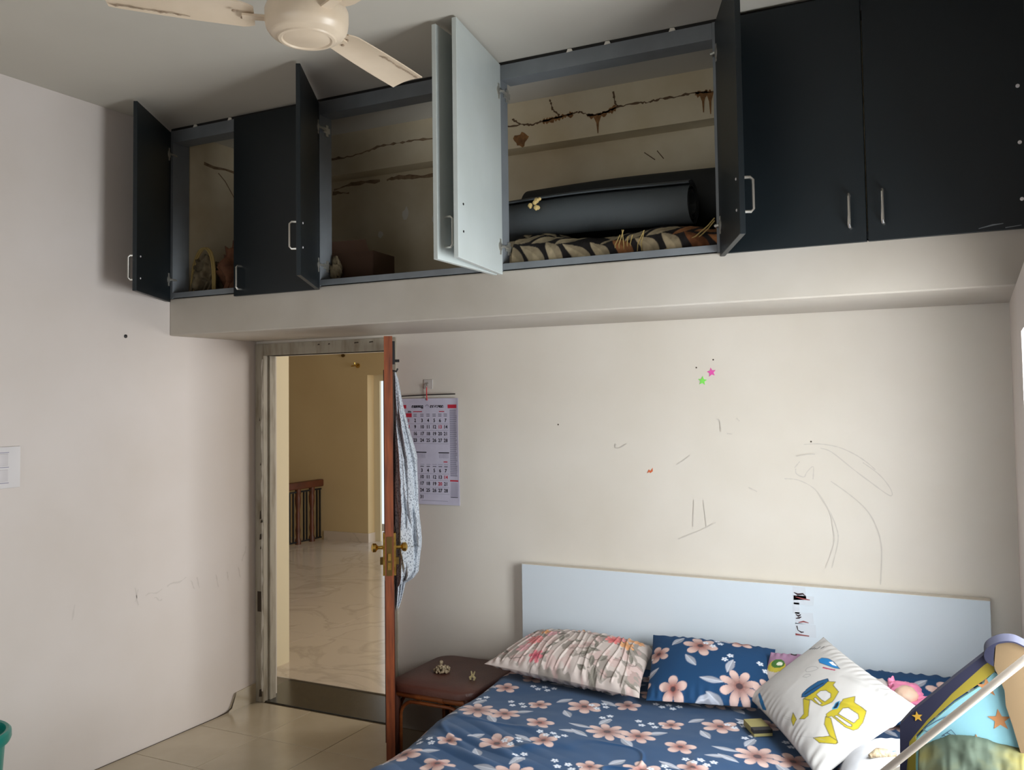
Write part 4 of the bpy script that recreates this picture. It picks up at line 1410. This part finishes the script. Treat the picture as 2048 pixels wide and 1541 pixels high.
# excavator print, coordinates are fractions of the pillow's length and width
EX = dict(
    ex1_body=[(0.438, 0.741), (0.486, 0.788), (0.498, 0.749), (0.572, 0.735), (0.618, 0.617), (0.592, 0.526), (0.539, 0.508), (0.489, 0.501), (0.463, 0.473), (0.435, 0.463)],
    ex1_win=[(0.478, 0.572), (0.473, 0.627), (0.499, 0.666), (0.544, 0.674), (0.572, 0.645), (0.575, 0.575), (0.533, 0.569)],
    ex1_slot=[(0.492, 0.525), (0.495, 0.548), (0.573, 0.546), (0.567, 0.521)],
    ex1_roof=[(0.412, 0.453), (0.392, 0.48), (0.382, 0.554), (0.386, 0.678), (0.416, 0.764), (0.439, 0.755), (0.45, 0.676), (0.449, 0.575), (0.438, 0.487)],
    ex1_boom=[(0.433, 0.453), (0.484, 0.488), (0.583, 0.367), (0.585, 0.316), (0.552, 0.275), (0.548, 0.346)],
    ex1_bucket=[(0.471, 0.275), (0.539, 0.251), (0.558, 0.173), (0.505, 0.208)],
    ex2_body=[(0.685, 0.791), (0.724, 0.741), (0.835, 0.731), (0.882, 0.629), (0.897, 0.557), (0.887, 0.522), (0.838, 0.505), (0.713, 0.511), (0.694, 0.473), (0.669, 0.493), (0.675, 0.654), (0.649, 0.703)],
    ex2_win=[(0.728, 0.564), (0.713, 0.632), (0.736, 0.666), (0.815, 0.669), (0.841, 0.643), (0.849, 0.58)],
    ex2_slot=[(0.724, 0.525), (0.731, 0.547), (0.851, 0.556), (0.86, 0.54), (0.839, 0.527)],
    ex2_eye=[(0.661, 0.572), (0.647, 0.622), (0.653, 0.668), (0.672, 0.638), (0.685, 0.6), (0.673, 0.572)],
    ex2_boom=[(0.682, 0.473), (0.719, 0.491), (0.894, 0.353), (0.884, 0.323), (0.723, 0.41)],
    ex2_arm=[(0.747, 0.242), (0.819, 0.357), (0.881, 0.364), (0.892, 0.335), (0.806, 0.247)],
    plane=[(0.2, 0.844), (0.203, 0.877), (0.247, 0.913), (0.305, 0.924), (0.401, 0.91), (0.37, 0.889), (0.278, 0.847), (0.236, 0.83)],
    planew=[(0.283, 0.893), (0.299, 0.919), (0.364, 0.913), (0.328, 0.895)],
    red=[(0.291, 0.821), (0.387, 0.88), (0.391, 0.868), (0.3, 0.810)],
    cloud1=[(0.214, 0.677), (0.204, 0.707), (0.221, 0.748), (0.249, 0.778), (0.276, 0.783), (0.279, 0.754), (0.254, 0.699), (0.236, 0.676)],
    cloud2=[(0.253, 0.612), (0.249, 0.649), (0.277, 0.681), (0.292, 0.675), (0.283, 0.633)],
    blue2=[(0.07, 0.123), (0.073, 0.15), (0.147, 0.124), (0.261, 0.06), (0.228, 0.02)])
EXL, EXW = 0.63, 0.39


def paint_exc(x, y, u, v, s):
    pr = np.clip(1 - np.abs(2 * u - 1) ** 2.6, 0, 1) ** 0.6 * np.clip(1 - np.abs(2 * v - 1) ** 2.6, 0, 1) ** 0.6
    cv = Canvas((u - 0.085 * pr) * EXL, (v + 0.13 * pr) * EXW, rgb(200, 197, 194))
    Q = lambda k: [(a * EXL, b_ * EXW) for a, b_ in EX[k]]
    yel, dk, wh = rgb(180, 164, 44), rgb(80, 74, 46), rgb(198, 196, 195)
    blu, drk = rgb(28, 84, 128), rgb(24, 40, 62)
    for p in ('ex1', 'ex2'):
        for n_ in ('_boom', '_body') + (('_bucket',) if p == 'ex1' else ('_arm',)):
            cv.poly(Q(p + n_), yel)
            cv.line(Q(p + n_), .0028, dk, .9, True)
        for n_ in ('_win', '_slot'):
            cv.poly(Q(p + n_), wh)
            cv.line(Q(p + n_), .003, dk, .9, True)
    cv.poly(Q('ex1_roof'), blu)
    cv.line(Q('ex1_roof'), .003, drk, 1, True)
    cv.line([(0.41 * EXL, .50 * EXW), (0.43 * EXL, .70 * EXW)], .006, drk)
    cv.poly(Q('ex2_eye'), drk)
    cv.line(Q('ex2_eye'), .004, rgb(60, 150, 190), 1, True)
    cv.poly(Q('plane'), rgb(34, 128, 196))
    cv.line(Q('plane'), .003, rgb(60, 84, 110), .8, True)
    cv.poly(Q('planew'), rgb(240, 244, 248))
    cv.poly(Q('red'), rgb(176, 66, 96))
    cv.line(Q('cloud1'), .0022, rgb(150, 150, 150), .9, True)
    cv.line(Q('cloud2'), .0022, rgb(150, 150, 150), .9, True)
    cv.poly(Q('blue2'), rgb(40, 110, 160))
    # unreadable lettering at the top corner
    rg = random.Random(2)
    for k in range(5):
        a, b_ = .022 + .020 * k, .845 + .024 * k
        pts = [((a + rg.uniform(-.008, .008)) * EXL, (b_ + rg.uniform(-.02, .02)) * EXW) for _ in range(4)]
        cv.line(pts, .0035, rgb(66, 66, 70), 1)
    for k in range(2):
        cv.line([((.42 + .03 * k) * EXL, .16 * EXW), ((.50 + .03 * k) * EXL, .22 * EXW)], .002, rgb(150, 150, 140), .6)
    cv.line([(.62 * EXL, .10 * EXW), (.74 * EXL, .24 * EXW), (.82 * EXL, .30 * EXW)], .002, rgb(160, 160, 160), .6)
    edge = np.maximum(np.abs(u - .5), np.abs(v - .5)) * 2
    cv.put(np.clip((edge - .985) / .01, 0, 1), rgb(150, 148, 146), .8)
    cv.put(s < 0, rgb(206, 202, 198), .6)
    return cv.c


def exc_folds(mx, my, U, V):
    return 0.006 * np.exp(-((my - 0.10 - .25 * mx) / .012) ** 2) * sm((mx - .02) / .1) + 0.005 * np.exp(-((my + .02 - .5 * (mx - .1)) / .010) ** 2) * sm((mx - .1) / .1)


px2 = pillow('pillow', (2.79, -0.385, 0.512), (3.04, -0.185, 0.712), (3.41, -0.755, 0.668), (3.145, -1.02, 0.505), 0.055, 0.045, M['pillowfab'], paint_exc, 260, 190, 0.05, 0.0028, 15, extra=exc_folds)
origin_to(tag(px2, 'white pillow printed with yellow excavators, propped on the pile', 'pillow', 'pillows on the bed'), (3.09, -0.57, 0.48))


def paint_white2(x, y, u, v, s):
    cv = Canvas(x, y, rgb(198, 199, 203))
    cv.line([(.10, .20), (.17, .235)], .008, rgb(70, 110, 170), .9)
    cv.dot(.235, .21, .006, rgb(50, 50, 54))
    return cv.c


pw = pillow('pillow', (3.20, -1.18, 0.500), (3.17, -0.76, 0.510), (3.53, -0.66, 0.530), (3.56, -1.14, 0.502), 0.085, 0.03, M['pillowfab'], paint_white2, 110, 90, 0.04, 0.006, 17)
origin_to(tag(pw, 'plain white pillow tucked under the front of the excavator pillow', 'pillow', 'pillows on the bed'), (3.3, -0.95, 0.47))
bt = MB().tube([(3.285, -1.005, 0.592), (3.305, -0.985, 0.598), (3.33, -0.975, 0.596), (3.355, -0.970, 0.592)], [.006, .014, .013, .005], 10).obj('spoon_toy', M['beige'], None, True)
origin_to(tag(bt, 'small tan and white toy lying in the fold of the white pillow', 'toy'), (3.32, -0.98, 0.58))

# pink bonnet toy
pk = thing('doll', 'small doll with a pink bonnet lying on the navy pillow', 'doll', (3.345, -0.31, 0.53))
o = lump('bonnet', None, None, 3.335, -0.30, 0.525, 0.062, 0.060, 0.042, M['pinkfab'], 51, 0.35, 48, 24)
o.parent = pk
o.data.transform(Matrix.Translation(-Vector(pk.location)))
o = lump('face', None, None, 3.340, -0.335, 0.548, 0.040, 0.042, 0.030, M['skin'], 53, 0.1, 36, 18)
o.parent = pk
o.data.transform(Matrix.Translation(-Vector(pk.location)))
o = lump('skirt', None, None, 3.405, -0.335, 0.52, 0.055, 0.060, 0.030, M['pinkfab'], 55, 0.6, 48, 20)
o.parent = pk
o.data.transform(Matrix.Translation(-Vector(pk.location)))
o = lump('frill', None, None, 3.292, -0.285, 0.560, 0.022, 0.020, 0.026, M['pinkfab'], 57, 0.9, 30, 14)
o.parent = pk
o.data.transform(Matrix.Translation(-Vector(pk.location)))
o = lump('blanket_end', 'rumpled plain blue cloth end beside the pink doll', 'cloth', 3.50, -0.33, 0.535, 0.075, 0.10, 0.03, M['bluefab'], 61, 0.5, 50, 22)

# yellow notepad on the sheet
npd = thing('notepad', 'small yellow notepad on the sheet beside the excavator pillow', 'notepad', (2.90, -0.60, 0.467))
Rn = Matrix.Rotation(0.55, 3, 'Z')
bx_ = lambda o, a, b_, h: MB().obox(o, Rn @ Vector((a, 0, 0)), Rn @ Vector((0, b_, 0)), (0, 0, h))
part('pages', bx_(Vector((2.875, -0.665, 0.470)), 0.065, 0.11, 0.022), M['notepad'], npd)
part('dark_band', bx_(Vector((2.8745, -0.6655, 0.480)), 0.066, 0.03, 0.0125), M['black'], npd)

# ================================================================== SIDE TABLE
tb = thing('side_table', 'brown padded cane side table between the door and the bed', 'table', (1.44, -0.28, 0))
TZ = 0.405


def rrect(x0, x1, y0, y1, r, n=8):
    pts = []
    for cx, cy, a0 in ((x1 - r, y1 - r, 0), (x0 + r, y1 - r, PI / 2), (x0 + r, y0 + r, PI), (x1 - r, y0 + r, 1.5 * PI)):
        for k in range(n + 1):
            a = a0 + PI / 2 * k / n
            pts.append((cx + r * math.cos(a), cy + r * math.sin(a)))
    return pts


b = MB()
rings = []
for sc_, z in ((0.0, TZ - .034), (0.0, TZ - .012), (0.006, TZ - .004), (0.014, TZ), (0.10, TZ + .003)):
    rings.append([(p[0], p[1], z) for p in rrect(1.225 + sc_, 1.665 - sc_, -0.515 + sc_, -0.030 - sc_, 0.09 - min(sc_, .05))])
n_ = len(rings[0])
vs = [p for r in rings for p in r]
fs = []
for i in range(len(rings) - 1):
    for k in range(n_):
        l = (k + 1) % n_
        fs.append((i * n_ + k, i * n_ + l, (i + 1) * n_ + l, (i + 1) * n_ + k))
fs.append(tuple(range(n_))[::-1])
fs.append(tuple((len(rings) - 1) * n_ + k for k in range(n_)))
part('padded_top', b.add(vs, fs), M['leatherette'], tb, True)
XL, XR, YN, YB = 1.265, 1.630, -0.485, -0.065
for x, y in ((XL, YN), (XR, YN), (XL, YB), (XR, YB)):
    sx = -1 if x == XL else 1
    sy = -1 if y == YN else 1
    part('leg', MB().tube([(x + sx * .012, y + sy * .012, 0.0), (x, y, 0.2), (x, y, TZ - .03)], .019, 12), M['canedark'], tb, True)
for (p, q) in (((XL, YN), (XR, YN)), ((XL, YB), (XR, YB)), ((XL, YN), (XL, YB)), ((XR, YN), (XR, YB))):
    part('apron_cane', MB().tube([(p[0], p[1], TZ - .050), (q[0], q[1], TZ - .050)], .016, 10), M['cane'], tb, True)
    dx, dy = q[0] - p[0], q[1] - p[1]
    L = math.hypot(dx, dy)
    ex, ey = dx / L, dy / L
    pts = [(p[0] + ex * .024, p[1] + ey * .024, 0.03)]
    pts.append((p[0] + ex * .024, p[1] + ey * .024, 0.24))
    for k in range(7):
        a = PI / 2 * k / 6
        pts.append((p[0] + ex * (.024 + .07 * (1 - math.cos(a))), p[1] + ey * (.024 + .07 * (1 - math.cos(a))), 0.26 + 0.065 * math.sin(a)))
    for k in range(7):
        a = PI / 2 * (1 - k / 6)
        pts.append((q[0] - ex * (.024 + .07 * (1 - math.cos(a))), q[1] - ey * (.024 + .07 * (1 - math.cos(a))), 0.26 + 0.065 * math.sin(a)))
    pts.append((q[0] - ex * .024, q[1] - ey * .024, 0.24))
    pts.append((q[0] - ex * .024, q[1] - ey * .024, 0.03))
    part('bent_cane', MB().tube(pts, .008, 8), M['cane'], tb, True)
for fr_ in (0.30, 0.62):
    part('cane_binding', MB().tube([(XL + (XR - XL) * fr_, YN, TZ - .050), (XL + (XR - XL) * (fr_ + .07), YN, TZ - .050)], .0185, 10), M['cane'], tb, True)
# beaded lump and hair clip on the table
ld = thing('bead_coil', 'beige coiled bead string heaped on the side table', 'beads', (1.39, -0.30, TZ + .003))
b = MB()
rq = random.Random(9)
for k in range(110):
    a = rq.uniform(0, 2 * PI)
    rr_ = 0.036 * math.sqrt(rq.random())
    z = TZ + .006 + 0.030 * (1 - (rr_ / .040) ** 2) * rq.random()
    c = (1.392 + rr_ * math.cos(a), -0.302 + rr_ * math.sin(a), z + .003)
    r = rq.uniform(.005, .007)
    b.lathe([(.001, -r), (r * .8, -r * .6), (r, 0), (r * .8, r * .6), (.001, r)], 8, c)
part('bead_string', b, M['beige'], ld, True)['kind'] = 'stuff'
r = .010
part('end_bead', MB().lathe([(.001, -r), (r * .8, -r * .6), (r, 0), (r * .8, r * .6), (.001, r)], 12, (1.375, -0.285, TZ + .040)), M['beige'], ld, True)
hc = thing('hair_clip', 'tiny cream claw hair clip standing on the side table', 'hair clip', (1.575, -0.345, TZ + .003))
b = MB()
for s_ in (-1, 1):
    b.tube([(1.575 + s_ * .003, -0.345, TZ + .022), (1.575 + s_ * .009, -0.342, TZ + .040)], [.004, .003], 8)
part('prong', b, M['cream'], hc, True)
b = MB()
for s_ in (-1, 1):
    b.tube([(1.575 + s_ * .002, -0.346, TZ + .020), (1.575 + s_ * .012, -0.348, TZ + .014), (1.575 + s_ * .008, -0.350, TZ + .004)], [.005, .006, .004], 8)
part('claw', b, M['cream'], hc, True)

# ================================================================== WALL THINGS
cal = thing('wall_calendar', 'two-month paper wall calendar hanging on a red string', 'calendar', (1.15, -0.012, 1.12))
b = MB()
cx0, cx1, cz0, cz1 = 0.975, 1.318, 1.122, 1.650
nx, nz = 24, 20
vs, fs = [], []


def caly(x, z):
    t = (x - cx0) / (cx1 - cx0)
    return -0.010 - 0.004 * math.sin(t * 5) * (1 - (z - cz0) / (cz1 - cz0)) - 0.010 * max(0, (t - .85) / .15) ** 2 * (1 - abs((z - 1.5) / .4))


for sd in (0, 1):
    for i in range(nx + 1):
        for j in range(nz + 1):
            x = cx0 + (cx1 - cx0) * i / nx
            z = cz0 + (cz1 - cz0) * j / nz
            vs.append((x, caly(x, z) + (0.0025 if sd else 0), z))
st = (nx + 1) * (nz + 1)
for i in range(nx):
    for j in range(nz):
        p = i * (nz + 1) + j
        fs.append((p, p + nz + 1, p + nz + 2, p + 1))
        fs.append((st + p, st + p + 1, st + p + nz + 2, st + p + nz + 1))
for i in range(nx):
    for j in (0, nz):
        p = i * (nz + 1) + j
        q = (p, st + p, st + p + nz + 1, p + nz + 1)
        fs.append(q if j == 0 else q[::-1])
for j in range(nz):
    for i in (0, nx):
        p = i * (nz + 1) + j
        q = (p, p + 1, st + p + 1, st + p)
        fs.append(q if i == 0 else q[::-1])
pg = part('page', b.add(vs, fs), M['paper'], cal, True)


def flat(mb, x0, x1, z0, z1, lift=.0008):
    n = 4
    v_, f_ = [], []
    for i in range(n + 1):
        x = x0 + (x1 - x0) * i / n
        v_ += [(x, caly(x, (z0 + z1) / 2) - lift, z0), (x, caly(x, (z0 + z1) / 2) - lift, z1)]
    for i in range(n):
        f_.append((2 * i, 2 * i + 2, 2 * i + 3, 2 * i + 1))
    mb.add(v_, f_)


def put_text(mb, body, x, z, size, bold=.0006, lift=.001):
    vs, fs = text_mesh(body, size, 'CENTER', bold)
    mb.add([(x + p[0] * .92, caly(x + p[0], z) - lift, z + p[1]) for p in vs], fs)


cols = [1.025, 1.064, 1.105, 1.141, 1.177, 1.210, 1.242]
blk, red_, gry = MB(), MB(), MB()
reds1 = {1, 8, 15, 13, 22}
day = 1
for rI, z in enumerate((1.539, 1.507, 1.473, 1.440)):
    for cI in range(7):
        put_text(red_ if day in reds1 else blk, str(day), cols[cI], z, 0.024)
        day += 1
day = 1
for rI, z in enumerate((1.290, 1.258, 1.225, 1.192, 1.159)):
    for cI in range(7):
        if day <= 31:
            put_text(red_ if (cI == 0 or day in (14, 20)) else blk, str(day), cols[cI] - .002, z, 0.024)
        day += 1
# heading in heavy rounded glyphs, month line, weekday heads, bars and the small-print column
rg = random.Random(12)
put_text(blk, 'മലയാള', 1.078, 1.610, 0.0195, .0010)
put_text(blk, 'മനോരമ', 1.192, 1.610, 0.0195, .0010)
gry.ribbon([(1.135 + .009 * math.cos(a), caly(1.135, 1.612), 1.610 + .007 * math.sin(a)) for a in np.linspace(0, PI, 10)], (0, -1, 0), .004, .001)
put_text(blk, '2026', 1.030, 1.583, 0.012, .0003)
for x0, x1 in ((1.052, 1.105), (1.205, 1.235)):
    flat(red_, x0, x1, 1.582, 1.586)
flat(red_, 1.255, 1.308, 1.600, 1.618)
flat(red_, .985, 1.010, 1.600, 1.618)
flat(red_, 1.008, 1.043, 1.556, 1.576)
for k in range(1, 7):
    for z in (1.562, 1.571):
        flat(blk, cols[k] - .011, cols[k] + .009, z - .0012, z + .0012)
    flat(gry, cols[k] - .012, cols[k] + .012, 1.3195, 1.3215)
    flat(blk, cols[k] - .011, cols[k] + .009, 1.309, 1.312)
flat(blk, 1.065, 1.130, 1.378, 1.383)
flat(blk, 1.200, 1.260, 1.377, 1.382)
flat(red_, 1.228, 1.250, 1.332, 1.337)
for z in (1.523, 1.490, 1.457, 1.424, 1.275, 1.242, 1.208, 1.175):
    flat(gry, 1.008, 1.258, z - .0006, z + .0006)
for k in range(7):
    flat(gry, 1.072 + .008 * k, 1.0735 + .008 * k, 1.352, 1.376)
    flat(gry, 1.205 + .008 * k, 1.2065 + .008 * k, 1.352, 1.376)
for k in range(36):
    z = 1.590 - .0092 * k
    if z > 1.26:
        flat(gry, 1.266, 1.308 - rg.uniform(0, .006), z - .0030, z + .0030)
flat(red_, 1.264, 1.312, 1.239, 1.246)
for k in range(8):
    flat(gry, 1.268 + .0054 * k, 1.2695 + .0054 * k, 1.165, 1.234)
flat(blk, 1.266, 1.308, 1.160, 1.163)
flat(gry, 1.10, 1.25, 1.140, 1.142)
part('black_print', blk, M['ink'], pg)['kind'] = 'stuff'
part('red_print', red_, M['redink'], pg)['kind'] = 'stuff'
part('grey_print', gry, M['newsgrey'], pg)['kind'] = 'stuff'
part('top_bar', MB().tube([(0.968, -0.014, 1.662), (1.14, -0.014, 1.668), (1.30, -0.013, 1.670)], .0028, 6), M['black'], cal)
part('string', MB().tube([(1.137, -0.014, 1.64), (1.136, -0.016, 1.67), (1.139, -0.020, 1.712)], .0028, 6), M['redstring'], cal, True)
hk = thing('adhesive_hook', 'clear square stick-on hook above the calendar', 'hook', (1.138, 0.0, 1.70))
part('pad', MB().bbox(1.111, 1.164, -0.004, 0.0, 1.698, 1.745, .0015), M['clear'], hk)
part('hook_wire', MB().tube([(1.138, -.004, 1.726), (1.138, -.014, 1.722), (1.138, -.018, 1.712), (1.139, -.024, 1.706), (1.139, -.028, 1.714)], .003, 8), M['chrome'], hk, True)

for x, z, k, lab in ((2.579, 1.746, 'pink', 'small pink star sticker high on the wall above the bed'), (2.539, 1.710, 'green', 'small green star sticker just below the pink star')):
    pts = []
    for q in range(10):
        a = PI / 2 + q * PI / 5 + (0.15 if k == 'pink' else -.1)
        r = .0205 if q % 2 == 0 else .0088
        pts.append((x + r * math.cos(a), -0.0002, z + r * math.sin(a)))
    o = MB().prism(pts, (0, -.002, 0)).obj('star_sticker', M[k])
    origin_to(tag(o, lab, 'sticker', 'star stickers'), (x, 0, z))
o = MB().prism([(2.280, -.0002, 1.305), (2.288, -.0002, 1.322), (2.296, -.0002, 1.315), (2.306, -.0002, 1.330), (2.306, -.0002, 1.314), (2.295, -.0002, 1.306), (2.290, -.0002, 1.311)], (0, -.0015, 0)).obj('sticker_scrap', M['orange'])
origin_to(tag(o, 'torn orange sticker scrap on the wall above the headboard', 'sticker'), (2.293, 0, 1.315))
o = MB()
for x, z in ((2.588, 1.80), (2.513, 1.768), (2.985, 1.452), (1.85, 1.52)):
    o.lathe([(.0035, 0), (.0035, .0012)], 8, (x, 0, z), (0, -1, 0))
part('nail_hole', o, M['chip'], wb)['kind'] = 'stuff'
o = MB().lathe([(.0085, 0.0), (.0085, .004), (.004, .006)], 14, (0.0, -0.873, 1.964), (1, 0, 0)).obj('wall_plug', M['black'], None, True)
origin_to(tag(o, 'black wall plug in the left wall below the open loft door', 'wall plug'), (0, -0.873, 1.964))

sw = thing('switch_board', 'white switch board on the left wall, cut by the picture edge', 'switch', (0.0, -1.5, 1.30))
part('cover_plate', MB().bbox(0.0, 0.012, -1.62, -1.400, 1.302, 1.474, .004), M['switch'], sw, True)
for z0, z1 in ((1.395, 1.445), (1.330, 1.380)):
    for y0 in (-1.498, -1.545, -1.592):
        part('rocker', MB().bbox(0.011, 0.017, y0, y0 + .040, z0, z1, .002), M['switchline'], sw, True)
b = MB()
for z in (1.450, 1.3245, 1.389):
    b.box(0.0115, 0.0126, -1.60, -1.452, z - .0014, z + .0014)
part('slot_line', b, M['newsgrey'], sw)['kind'] = 'stuff'

bn = thing('bucket', 'green plastic bucket at the left edge by the wall', 'bucket', (0.30, -1.83, 0))
bc = (0.30, -1.835, 0)
part('bucket_body', MB().lathe([(.125, 0.0), (.13, .004), (.158, .42), (.158, .445), (.153, .445), (.152, .42), (.122, .012), (.001, .010)], 40, bc), M['bin'], bn, True)
part('bucket_rim', MB().lathe([(.158, .425), (.174, .428), (.179, .44), (.178, .462), (.170, .470), (.160, .468), (.153, .445), (.158, .430)], 40, bc), M['bin'], bn, True)

# ------------------------------------------------------------------ shirt hanging on the door
shz = [(1.770, .010, .02), (1.74, .020, .035), (1.66, .034, .06), (1.55, .055, .09), (1.46, .078, .115), (1.38, .098, .13), (1.30, .103, .14), (1.20, .105, .15),
       (1.10, .112, .155), (1.02, .115, .155), (0.95, .108, .15), (0.885, .102, .145), (0.855, .080, .13), (0.835, .045, .09), (0.79, .036, .06), (0.745, .024, .04), (0.715, .012, .02)]
nz_, nr_ = 150, 160
zs = np.linspace(1.770, 0.715, nz_)
zk = np.array([a[0] for a in shz])[::-1]
om = np.interp(zs, zk, np.array([a[1] for a in shz])[::-1])
sw_ = np.interp(zs, zk, np.array([a[2] for a in shz])[::-1])
th = np.linspace(0, 2 * PI, nr_, endpoint=False)
TH, ZZ = np.meshgrid(th, zs, indexing='ij')
OM, SW = np.ones_like(TH) * om, np.ones_like(TH) * sw_
fold = 0.16 * np.sin(9 * TH + 5 * vnoise(ZZ * 4, TH * 0 + 1, 3) + ZZ * 4) + 0.10 * np.sin(17 * TH + ZZ * 13) + 0.5 * fbm(np.cos(TH) * 2 + 4, ZZ * 7 + np.sin(TH), 8)
fold = fold * np.clip((1.79 - ZZ) / .25, 0.05, 1)
so2 = DT / 2 + 0.006 + OM * (0.5 + 0.5 * np.sin(TH) * (1 + .42 * fold))
so2 = np.maximum(so2, DT / 2 + .003)
ss2 = 0.53 + SW * np.cos(TH) * (1 + .6 * fold)
ss2 = np.minimum(ss2, DW - .085)
PX = hx + dv.x * ss2 + nv_.x * so2
PY = hy + dv.y * ss2 + nv_.y * so2
o = grid_obj('hanging_shirt', PX, PY, ZZ + 0.012 * np.sin(3 * TH) * (ZZ < 1.0), M['shirt'], None, closed_u=True)
origin_to(tag(o, 'white shirt with small grey-blue specks hanging on the door', 'shirt'), tuple(dp(.575, .03, .715)))
o = MB().tube([dp(.60, DT / 2, 1.775), dp(.60, DT / 2 + .018, 1.772), dp(.60, DT / 2 + .024, 1.785)], .004, 8).obj('door_hook', M['iron'], None, True)
o.parent = door
o.data.transform(Matrix.Translation(-Vector(door.location)))

# ================================================================== BABY ROCKER at the right edge, standing on the bed
rk = thing('baby_rocker', 'baby rocker with navy edge, star-print sky blue side and tan hood', 'baby rocker', (3.56, -1.45, 0.47))


def panel(poly, y, t):
    return MB().prism([(p[0], y, p[1]) for p in poly], (0, t, 0))


outer = [(3.411, .48), (3.411, .774), (3.414, .877), (3.439, .909), (3.488, .957), (3.539, 1.007), (3.597, 1.062)]
inner = [(3.428, .48), (3.425, .776), (3.433, .842), (3.471, .895), (3.526, .964), (3.593, 1.036), (3.611, 1.050)]
oliv = [(3.446, .48), (3.444, .78), (3.447, .855), (3.475, .890), (3.531, .949), (3.582, .992), (3.614, 1.022)]
for y0, sgn in ((-1.55, 1), (-1.16, -1)):
    if sgn < 0:
        outer = [(p[0] + .05, max(.48, p[1] - .12)) for p in outer]
        inner = [(p[0] + .05, max(.48, p[1] - .12)) for p in inner]
        oliv = [(p[0] + .05, max(.48, p[1] - .12)) for p in oliv]
    part('padded_edge', panel(outer + inner[::-1], y0, sgn * .030), M['rk_navy'], rk)
    part('olive_strip', panel(inner + oliv[::-1], y0 + sgn * .006, sgn * .020), M['rk_olive'], rk)
    sp = part('side_panel', panel([(3.446, .50), (3.444, .84), (3.473, .88), (3.53, .94), (3.582, .983), (3.613, 1.02), (3.66, .99), (3.685, .80), (3.68, .50)] if sgn > 0 else [(3.50, .50), (3.50, .72), (3.58, .80), (3.68, .80), (3.68, .50)], y0 + sgn * .012, sgn * .010), M['rk_blue'], rk)
    if sgn > 0:
        for (x, z, r, k) in ((3.62, .915, .024, 'rk_star'), (3.573, .865, .012, 'rk_star'), (3.598, .984, .022, 'rk_star')):
            pts = []
            for q in range(10):
                a = PI / 2 + q * PI / 5 + .12
                rr_ = r if q % 2 == 0 else r * .42
                pts.append((x + rr_ * math.cos(a), z + rr_ * math.sin(a)))
            part('printed_star', panel(pts, y0 + .0118, -.001), M[k], sp)
        pts = [(3.452 + (.012 if q % 2 == 0 else .005) * math.cos(.5 + q * PI / 5), .902 + (.012 if q % 2 == 0 else .005) * math.sin(.5 + q * PI / 5)) for q in range(10)]
        part('printed_star', panel(pts, y0 - .0002, -.001), M['rk_gold'], rk)
        ln = MB()
        for pl in ([(3.461, .87), (3.49, .893), (3.52, .912), (3.535, .918)], [(3.472, .867), (3.52, .905)], [(3.461, .87), (3.472, .867), (3.472, .857)], [(3.501, .861), (3.521, .879), (3.543, .855)],
                   [(3.505, .864), (3.530, .856)], [(3.512, .871), (3.536, .862)], [(3.477, .83), (3.50, .858)], [(3.473, .834), (3.492, .852)]):
            ln.ribbon([(p[0], y0 + .012, p[1]) for p in pl], (0, -1, 0), .0018, .001)
        part('printed_line', ln, M['rk_line'], sp)['kind'] = 'stuff'
# tan hood wrapping across the top, between both sides
hood = [(3.613, 1.037), (3.597, 1.050), (3.596, 1.065), (3.603, 1.078), (3.627, 1.092), (3.654, 1.094), (3.678, 1.083), (3.694, 1.05), (3.698, .83), (3.668, .838), (3.660, .850), (3.644, .915), (3.633, .954), (3.632, .986)]
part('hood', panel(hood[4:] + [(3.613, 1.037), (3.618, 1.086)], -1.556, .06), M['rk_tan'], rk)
rim_o = smooth_path([(3.612, 1.038), (3.597, 1.048), (3.594, 1.064), (3.602, 1.079), (3.626, 1.094), (3.654, 1.097), (3.680, 1.086)], 5)
rim_i = smooth_path([(3.680, 1.083), (3.654, 1.094), (3.630, 1.091), (3.617, 1.083), (3.613, 1.06)], 5)
part('hood_rim', panel(rim_o + rim_i, -1.562, .07), M['rk_navy'], rk, True)
for y in (-1.62, -1.10):
    part('frame_tube', MB().tube([(3.085, y, .492), (3.388, y, .796), (3.564, y, .970), (3.690, y, 1.094)] if y < -1.5 else [(3.20, y, .492), (3.40, y, .62), (3.60, y, .80), (3.69, y, .90)], .0085, 12), M['rk_tube'], rk, True)
part('cross_tube', MB().tube([(3.11, -1.62, .512), (3.225, -1.10, .512)], .0085, 12), M['rk_tube'], rk, True)
part('seat_back', MB().obox((3.45, -1.53, .50), (.23, 0, .05), (0, .35, 0), (0, 0, .03)), M['rk_navy'], rk)
nu, nv2 = 70, 40
u = np.linspace(0, 1, nu)[:, None] * np.ones((1, nv2))
v = np.ones((nu, 1)) * np.linspace(0, 1, nv2)[None, :]
gx = 3.452 + .235 * u
top = np.interp(u, [0, .13, .27, .5, .7, 1], [.829, .850, .868, .872, .864, .856]) + .004 * fbm(u * 10, v * 3, 2)
gz = .58 + (top - .58) * np.sin(np.clip(v * 1.25, 0, 1) * PI / 2) - np.clip(v - .8, 0, 1) * .35
gy = -1.595 + .20 * np.clip(v - .45, 0, 1) + .014 * fbm(u * 7, v * 7, 5) - .012 * np.sin(v * PI)
o = grid_obj('folded_cloth', gx, gy, gz, M['rk_green'], None)
so_ = o.modifiers.new('thick', 'SOLIDIFY')
so_.thickness = 0.004
origin_to(tag(o, 'olive and grey-green cloth heaped in the baby rocker', 'cloth'), (3.57, -1.55, .58))
